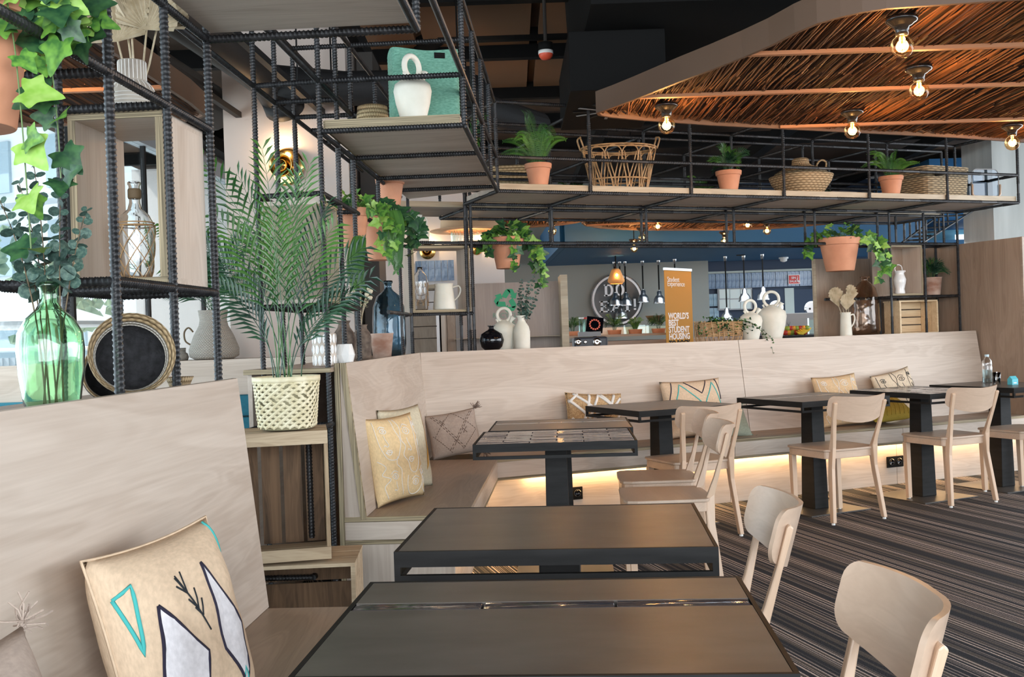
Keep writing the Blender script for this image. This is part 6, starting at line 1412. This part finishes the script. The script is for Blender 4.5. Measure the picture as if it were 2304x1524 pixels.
# round sign with slab letters
Y=16.95; p=px(1388,675,Y); k=Y/F; t=thing('round_sign','round dark sign reading DO EAT! on the grey kitchen wall','sign',(p.x,Y,p.z))
RX=Matrix.Rotation(pi/2,4,'X')
MB().lathe([(0,0),(59*k,0),(59*k,.03),(0,.03)],64,RX).build('disc',mat('sign_black',(.012,.02,.024),.25),t)
MB().lathe([(51.5*k,.031),(56*k,.031),(56*k,.036),(51.5*k,.036)],64,RX,caps=False).build('ring',M['paper_white'],t)
def strokes(ch,x,y,w_,h_,th):
    """slab-serif capitals from bars; x,y lower left in pixels of the sign."""
    m=MB(); q=lambda a,b,c,d: m.box((a*k,-.036,b*k),(c*k,-.031,d*k))
    if ch=='E':
        q(x+w_*.12,y,x+w_*.12+th,y+h_); q(x,y,x+w_,y+th*.55); q(x,y+h_-th*.55,x+w_,y+h_); q(x+w_*.1,y+h_*.46,x+w_*.7,y+h_*.46+th*.5); q(x+w_-th*.5,y,x+w_,y+h_*.26); q(x+w_-th*.5,y+h_*.76,x+w_,y+h_); q(x+w_*.62,y+h_*.36,x+w_*.7,y+h_*.66)
    if ch=='T':
        q(x+w_/2-th/2,y,x+w_/2+th/2,y+h_); q(x,y+h_-th*.55,x+w_,y+h_); q(x,y+h_*.74,x+th*.5,y+h_); q(x+w_-th*.5,y+h_*.74,x+w_,y+h_); q(x+w_*.22,y,x+w_*.78,y+th*.5)
    if ch=='!': q(x,y+h_*.28,x+th,y+h_); q(x,y,x+th,y+h_*.16)
    if ch in 'DO':
        n=28; out=[];inn=[]
        for i in range(n):
            a=2*pi*i/n; cx=x+w_/2; cz_=y+h_/2; kx=2.0 if ch=='O' or cos(a)>0 else 9; g=1/((abs(cos(a))**kx+abs(sin(a))**kx)**(1/kx))
            out.append((cx+w_/2*g*cos(a),cz_+h_/2*g*sin(a))); inn.append((cx+(w_/2-th)*g*cos(a),cz_+(h_/2-th*.6)*g*sin(a)))
        m.add([(a*k,-.036,b*k) for a,b in out+inn],[(i,(i+1)%n,n+(i+1)%n,n+i) for i in range(n)])
        if ch=='D': q(x-w_*.1,y,x+w_*.3,y+th*.55); q(x-w_*.1,y+h_-th*.55,x+w_*.3,y+h_)
    if ch=='A':
        for s in (0,1):
            xa=x+(w_*.08 if s==0 else w_*.92); xb=x+w_/2
            m.add([((xa-th*.4)*k,-.036,y*k),((xa+th*.4)*k,-.036,y*k),((xb+th*.4)*k,-.036,(y+h_)*k),((xb-th*.4)*k,-.036,(y+h_)*k)],[(0,1,2,3)]); q(xa-w_*.18,y,xa+w_*.18,y+th*.5)
        q(x+w_*.25,y+h_*.3,x+w_*.75,y+h_*.3+th*.5)
    return m.build('letter',M['paper_white'],t)
strokes('D',-27,9,19,26,5.5); strokes('O',-4,9,21,26,5.5); strokes('E',-40,-27,21,25,5.5); strokes('A',-13,-27,22,25,5.5); strokes('T',13,-27,19,25,5.5); strokes('!',37,-24,5,25,5)
# heat-lamp pendants
def heat(label,x,yc,yl,Y):
    Y=1.108*F/(HY-ROLL*(x-1152)-yc-5)
    Y=min(Y,16.45); c=px(x,yc-5,Y); b=px(x,yl,Y); c.z=2.349; k=Y/F; t=thing('heat_lamp',label,'lamp',b,group='aluminium heat lamps over the servery')
    h=c.z-b.z
    MB().lathe([(14*k,0),(14.2*k,2*k),(13*k,4*k),(12.5*k,10*k),(9*k,16*k),(5.5*k,19*k),(5.5*k,27*k),(2*k,28*k),(2*k,30*k)],24,caps=False).build('shade',M['alu'],t,True)
    MB().tube([(0,0,29*k),(0,0,h-6*k)],1.6*k,6).build('cord',M['black'],t); MB().lathe([(3*k,h-11*k),(4.5*k,h-1*k),(4.5*k,h)],16).build('ceiling_cap',M['alu'],t,True)
labs=['heat lamp over the sign, front left of the close trio','lowest heat lamp, in front of the sign','heat lamp over the sign, right of the close trio','heat lamp just right of the round sign','heat lamp beside the mustard banner','heat lamp whose shade hangs behind the trailing basket plant','heat lamp above the smaller botijo jug','rightmost heat lamp, above the larger botijo jug']
for (x,yc,yl,Y),lab in zip([(1385,592,688,14.4),(1398,594,717,13.8),(1409,596,688,14.6),(1448,584,681,14.0),(1484,581,683,14.0),(1636,572,722,13.6),(1676,570,679,13.6),(1718,567,675,13.4)],labs): heat(lab,x,yc,yl,Y)
heat('heat lamp mostly hidden behind the mustard banner',1521,578,690,14.0)
p=px(1386,622,15.2); t=thing('rattan_pendant','small glowing rattan pendant before the round sign','lamp',p); k=15.2/F
MB().lathe([(7*k,17*k),(10*k,14*k),(19*k,-8*k),(19*k,-12*k),(14*k,-17*k)],24,caps=False).build('shade',mat('rattan_shade',(.70,.32,.10),.8),t,True); MB().tube([(0,0,17*k),(0,0,2.35-p.z)],.01,6).build('cord',M['black'],t)
MB().lathe([(0,-3*k),(3*k,0),(0,3*k)],12,TR(0,-20*k,2*k)).build('bulb',M['filament'],t); l=bpy.data.lights.new('rattan_light','POINT'); l.energy=5; l.color=(1,.6,.3); lo=bpy.data.objects.new('rattan_light',l); COL.objects.link(lo); lo.parent=t
# banner
Y=12.4; a=px(1494,606,Y); b=px(1574,598,Y); th=R(-52) ; ww=.46/cos(th)*.93
t=thing('roll_up_banner','mustard yellow roll-up banner reading WORLD\'S BEST STUDENT HOUSING','banner',(a.x,Y,0),R(50)); ww=(b.x-a.x)/cos(R(50))/1.04; zt=a.z
B((0,0,.08),(ww,.004,zt-.01)).build('fabric',M['banner'],t); B((0,-.012,zt-.01),(ww,.014,zt+.02)).build('top_bar',M['alu'],t); B((-.02,-.06,0),(ww+.02,.08,.08)).build('base',M['alu'],t)
kk=Y/F
def bt(s,yy,size,mt,bold=0,dx=.06): text(s,size,(dx,-.002,zt-(yy-606)*kk-size*.72),0,mt,t,sx=1.05,bold=bold)
bt('Student',622,.088,M['paper_white']); bt('Experience',632,.088,M['paper_white'])
for i,s in enumerate(["WORLD'S",'BEST','STUDENT','HOUSING']): bt(s,704+15.6*i,.106,M['paper_white'],.003)
bt('TO ROCK',767,.106,M['f_blackline'],.003)
# wooden servery, glass display, coffee grinder and tablet
t=thing('servery_counter','long pale wooden servery counter behind the ledge','counter'); Y=12.9
pbx(1262,757,1700,800,Y,.6,'front',wood('servery_oak',(.42,.33,.27),(.32,.25,.2),0,.5),t); pbx(1262,754,1500,757,Y-.03,.66,'top',M['seat_x'],t); pbx(1701,760,1752,800,Y+.1,.5,'front',M['dark'],t)
t=thing('glass_display','low glass food display on the servery','display'); 
for (x0,x1) in ((1404,1452),(1454,1498)): pbx(x0,731,x1,755,Y+.25,.02,'glass_panel',M['display'],t)
pbx(1404,738,1498,741,Y+.28,.02,'steel_shelf',M['alu'],t); pbx(1350,733,1500,757,Y+.5,.02,'white_back',M['ext_white'],t)
TC=px(1330,795,10.2).z-.012
t=B((px(1285,780,10.2).x,10.0,0),(px(1375,780,10.2).x,11.4,TC)).build('till_counter',M['wall_oak'],None); tag(t,'low oak counter carrying the till behind the ledge','counter')
t=thing('payment_terminal','black tablet screen on a stand with red food pictures','tablet'); Y2=10.4
p=px(1338,731,Y2); o=B((-.085,-.008,-.08),(.085,.008,.08)).build('tablet',M['black_gloss'],t); o.matrix_world=Matrix.Translation(p)@Matrix.Rotation(.15,4,'Y')@Matrix.Rotation(-.25,4,'X')
for i in range(14):
    a=i*.449; q=B((-.008,-.0105,-.008),(.008,-.0085,.008)).build('screen_picture',emit('screen_red',(.5,.1,.06),.6) if i==0 else bpy.data.materials['screen_red'],t); q.matrix_world=Matrix.Translation(p)@Matrix.Rotation(.15,4,'Y')@Matrix.Rotation(-.25,4,'X')@Matrix.Translation((.05*cos(a),0,.05*sin(a)))
MB().tube([(p.x,Y2+.02,p.z-.06),(p.x,Y2+.02,TC)],.02,8).build('stand',M['dark'],t)
t=thing('ticket_printer','dark grey till machine with two chrome dials','machine'); Yp=10.2
pbx(1303,746,1352,758,Yp+.1,.2,'paper_deck',M['grey'],t); pbx(1292,757,1367,794,Yp,.3,'body',mat('blue_grey_plastic',(.06,.07,.09),.4),t,bev=.02)
for x,r_ in ((1301,.034),(1343,.042),(1317,.018)):
    p=px(x,770,Yp-.01); MB().lathe([(0,0),(r_,0),(r_*.95,.02),(r_*.5,.025),(0,.02)],24,Matrix.Translation(p)@RX).build('dial',M['chrome'],t,True)
for i,x in enumerate((1310,1319,1328)):
    p=px(x,752,11.0); jh=p.z-TC; p.z=TC; o=MB().lathe([(0,0),(.035,0),(.035,jh+.15),(.03,jh+.16),(0,jh+.16)],16).build('glass_jar',M['display'],None,True,loc=p); tag(o,['left','middle','right'][i]+' glass jar behind the till','jar','glass jars behind the till')
    MB().lathe([(0,jh+.162),(.034,jh+.162),(.034,jh+.18),(0,jh+.18)],16).build('lid',M['white'] if i!=1 else M['red'],o)
CT=px(1500,754,12.87).z
def kplant(label,x,y,Y,kind,sd):
    p=px(x,y,13.1); p.z=CT+.0505; t=fern(label,p,.09,.045,16 if kind=='palm' else 12,.19,sd,kind,group='small plants along the servery',pot=False,name='servery_plant')
    MB().lathe([(0,-.05),(.075,-.05),(.09,.03),(.095,.035),(.08,.035),(0,.02)],20).build('pot',M['terra'],t,True)
kplant('leafy plant left of the till on the servery',1289,762,11.6,'palm',61); kplant('spiky plant just right of the till on the servery',1383,756,12.4,'palm',62); kplant('broad plant in front of the round sign on the servery',1430,754,12.4,'fern',63); kplant('spiky plant against the left side of the mustard banner',1482,752,12.9,'palm',64)
p=px(1473,726,13.3); o=MB().lathe([(0,0),(.05,0),(.10,.06),(.12,.09),(.10,.085),(0,.03)],18).build('fruit_bowl',M['stem_brown'],None,True,loc=p); tag(o,'dark bowl standing on the glass display','bowl')
# tiled back wall right of the banner
Y=17.55
pbx(1560,605,1935,613,Y-.02,.03,'cornice',mat('pale_cornice',(.45,.52,.50),.7),wf)
tb_=MB().box((0,0,0),(.064,.04,.255)).mesh('tile',M['blue_tile']); a=px(1565,652,Y)
for r_ in range(1):
    for i in range(43): clone(tb_,'tile',wf,Matrix.Translation((a.x+i*.0685,Y-.04+.006*sin(i*2.1),a.z-i*.0685*0)))
tp_=MB().box((0,0,0),(.040,.03,.21)).mesh('tile',M['pale_tile']); a=px(1573,722,Y)
for r_ in range(2):
    for i in range(8): clone(tp_,'tile',wf,Matrix.Translation((a.x+i*.0425,Y-.03+.005*sin(i*2.9),a.z+r_*.24)))
a=px(1838,752,Y)
for r_ in range(3):
    for i in range(13): clone(tp_,'tile',wf,Matrix.Translation((a.x+.15+i*.0425,Y-.03+.005*sin(i*1.9),a.z+r_*.235)))
iw=struct(pbx(1616,648,1692,699,Y-.05,.04,'window_22',M['grey'],None))
for i in range(3):
    for j in range(2): pbx(1619+i*24,651+j*23,1641+i*24,672+j*23,Y-.06,.01,'pane',mat('milky_pane',(.60,.68,.66),.25) if (i,j)==(0,0) else bpy.data.materials['milky_pane'],iw)
d1=struct(pbx(1698,650,1770,790,Y-.06,.05,'door_1',M['blue_dark'],None)); d2=struct(pbx(1786,650,1838,790,Y-.06,.05,'door_2',M['blue_dark'],None))
pbx(1770,648,1786,790,Y-.07,.05,'jamb',mat('pale_jamb',(.50,.58,.56),.7),d1); pbx(1838,640,1934,652,Y-.07,.05,'lintel',mat('pale_jamb2',(.55,.66,.68),.6),d2)
Ye=17.475; t=thing('exit_sign','red sign reading SIN SALIDA with a small figure','sign'); pbx(1774,618,1800,640,Ye,.035,'plate',M['paper_white'],t); pbx(1775.5,619.5,1798.5,638.5,Ye-.004,.004,'red_field',M['red'],t)
p=px(1777,628,Ye); text('SIN',.055,(p.x+.025,Ye-.006,p.z),0,M['paper_white'],t,bold=.001); p=px(1776,637,Ye); text('SALIDA',.052,(p.x+.005,Ye-.006,p.z+.01),0,M['paper_white'],t,bold=.001)
p=px(1794.5,629,Ye); MB().lathe([(0,-.012),(.012,0),(0,.012)],8,Matrix.Translation((p.x,Ye-.006,p.z+.045))).build('running_figure',M['paper_white'],t); MB().tube([(p.x,Ye-.006,p.z+.03),(p.x-.01,Ye-.006,p.z-.01),(p.x+.018,Ye-.006,p.z-.055)],.009,5).build('running_figure',M['paper_white'],t)
def dialscale(label,x,y,r,Y):
    p=px(x,y,Y); t=thing('dial_scale',label,'scale',p); MB().lathe([(0,0),(r,0),(r,.05),(0,.05)],32,RX).build('case',M['chrome'],t,True); MB().lathe([(0,.051),(r*.8,.051)],32,RX,caps=False).build('dial_face',M['paper_white'],t)
    for s in (-1,1): MB().lathe([(0,.054),(r*.14,.054)],12,Matrix.Translation((s*r*.3,0,0))@RX,caps=False).build('dial_mark',M['dark'],t)
    MB().tube([(0,.02,-r),(0,.02,1.212-p.z)],r*.25,8).build('foot',M['alu'],t)
dialscale('round dial scale with white face at the kitchen counter',1825,695,.115,15.5); dialscale('round dial scale half hidden behind the larger botijo jug',1745,692,.105,15.5)
t=thing('steel_cooler','grey steel counter unit between the two dial scales','unit'); pbx(1768,703,1834,925,14.8,.5,'body',M['grey'],t,bev=.01)
t=thing('glass_display','glass pastry display at the right of the kitchen counter','display')
for x in (1818,1853,1888): pbx(x,716,x+2,758,13.6,.02,'frame',M['alu'],t)
pbx(1818,715,1890,718,13.6,.4,'top',M['display'],t); pbx(1820,718,1888,757,13.6,.01,'glass_panel',M['display'],t); pbx(1820,735,1888,737,13.7,.3,'shelf',M['white'],t)
for i in range(5):
    p=px(1870,752-i*4,13.9); MB().lathe([(0,0),(.05,0),(.055,.015),(0,.01)],16,Matrix.Translation(p)).build('stacked_cup',M['blue_dark'],t)
# fruit on the counter
FC=1.105
t=B((px(1752,750,12.6).x,12.30,0),(px(1900,750,12.6).x,14.2,FC)).build('fruit_counter',M['dark'],None); tag(t,'dark counter under the fruit heap and glass pastry display','counter')
t=B((px(1725,750,15.5).x,15.3,0),(px(1850,750,15.5).x,15.9,1.21)).build('rear_counter',M['blue_dark'],None); tag(t,'navy counter at the kitchen wall under the dial scales','counter')
rnd=random.Random(8); fm=[mat('apple_red',(.45,.04,.03),.4),mat('lime_green',(.30,.42,.06),.4),mat('orange_peel',(.75,.33,.04),.5)]
fruit=MB().lathe([(0,-.035),(.024,-.028),(.038,0),(.03,.027),(.008,.034),(0,.028)],14)
for i in range(14):
    x=1768+i*3.6+rnd.uniform(-1,1); c=i%3; p=px(x,752,12.6); p.z=FC+.036+(.05 if i%2 else 0); o=fruit.build(['apple','lime','orange'][c],fm[c],None,True,loc=p); tag(o,['red apple','green lime','orange'][c]+', '+['leftmost','second','third','fourth','fifth'][i//3]+' of its kind from the left in the fruit heap','fruit',['apples','limes','oranges'][c]+' heaped at the kitchen counter')
for i in range(4):
    p=px(1803+i*4,754,12.5); p.z=FC+.022+.012*i; o=MB().tube([(-.06,0,.03),(-.03,0,.0),(.02,0,-.005),(.06,0,.03)],[.006,.016,.016,.005],7).build('banana',mat('banana_yellow',(.75,.55,.05),.5) if i==0 else bpy.data.materials['banana_yellow'],None,True,loc=p); tag(o,['leftmost','second','third','rightmost'][i]+' yellow banana at the right of the fruit heap','fruit','bananas at the kitchen counter')
p=px(1775,745,12.8); p.z=FC+.061; t=thing('pineapple','small pineapple at the left of the fruit heap','fruit',p); MB().lathe([(0,-.06),(.035,-.05),(.045,0),(.03,.045),(0,.05)],16).build('fruit_body',M['straw'],t,True)
for i in range(9):
    a=i*.7; MB().add([(0,.006,.045),(0,-.006,.045),(.03*cos(a),.03*sin(a),.12)],[(0,1,2)]).build('crown_leaf',M['palm_dark'],t)
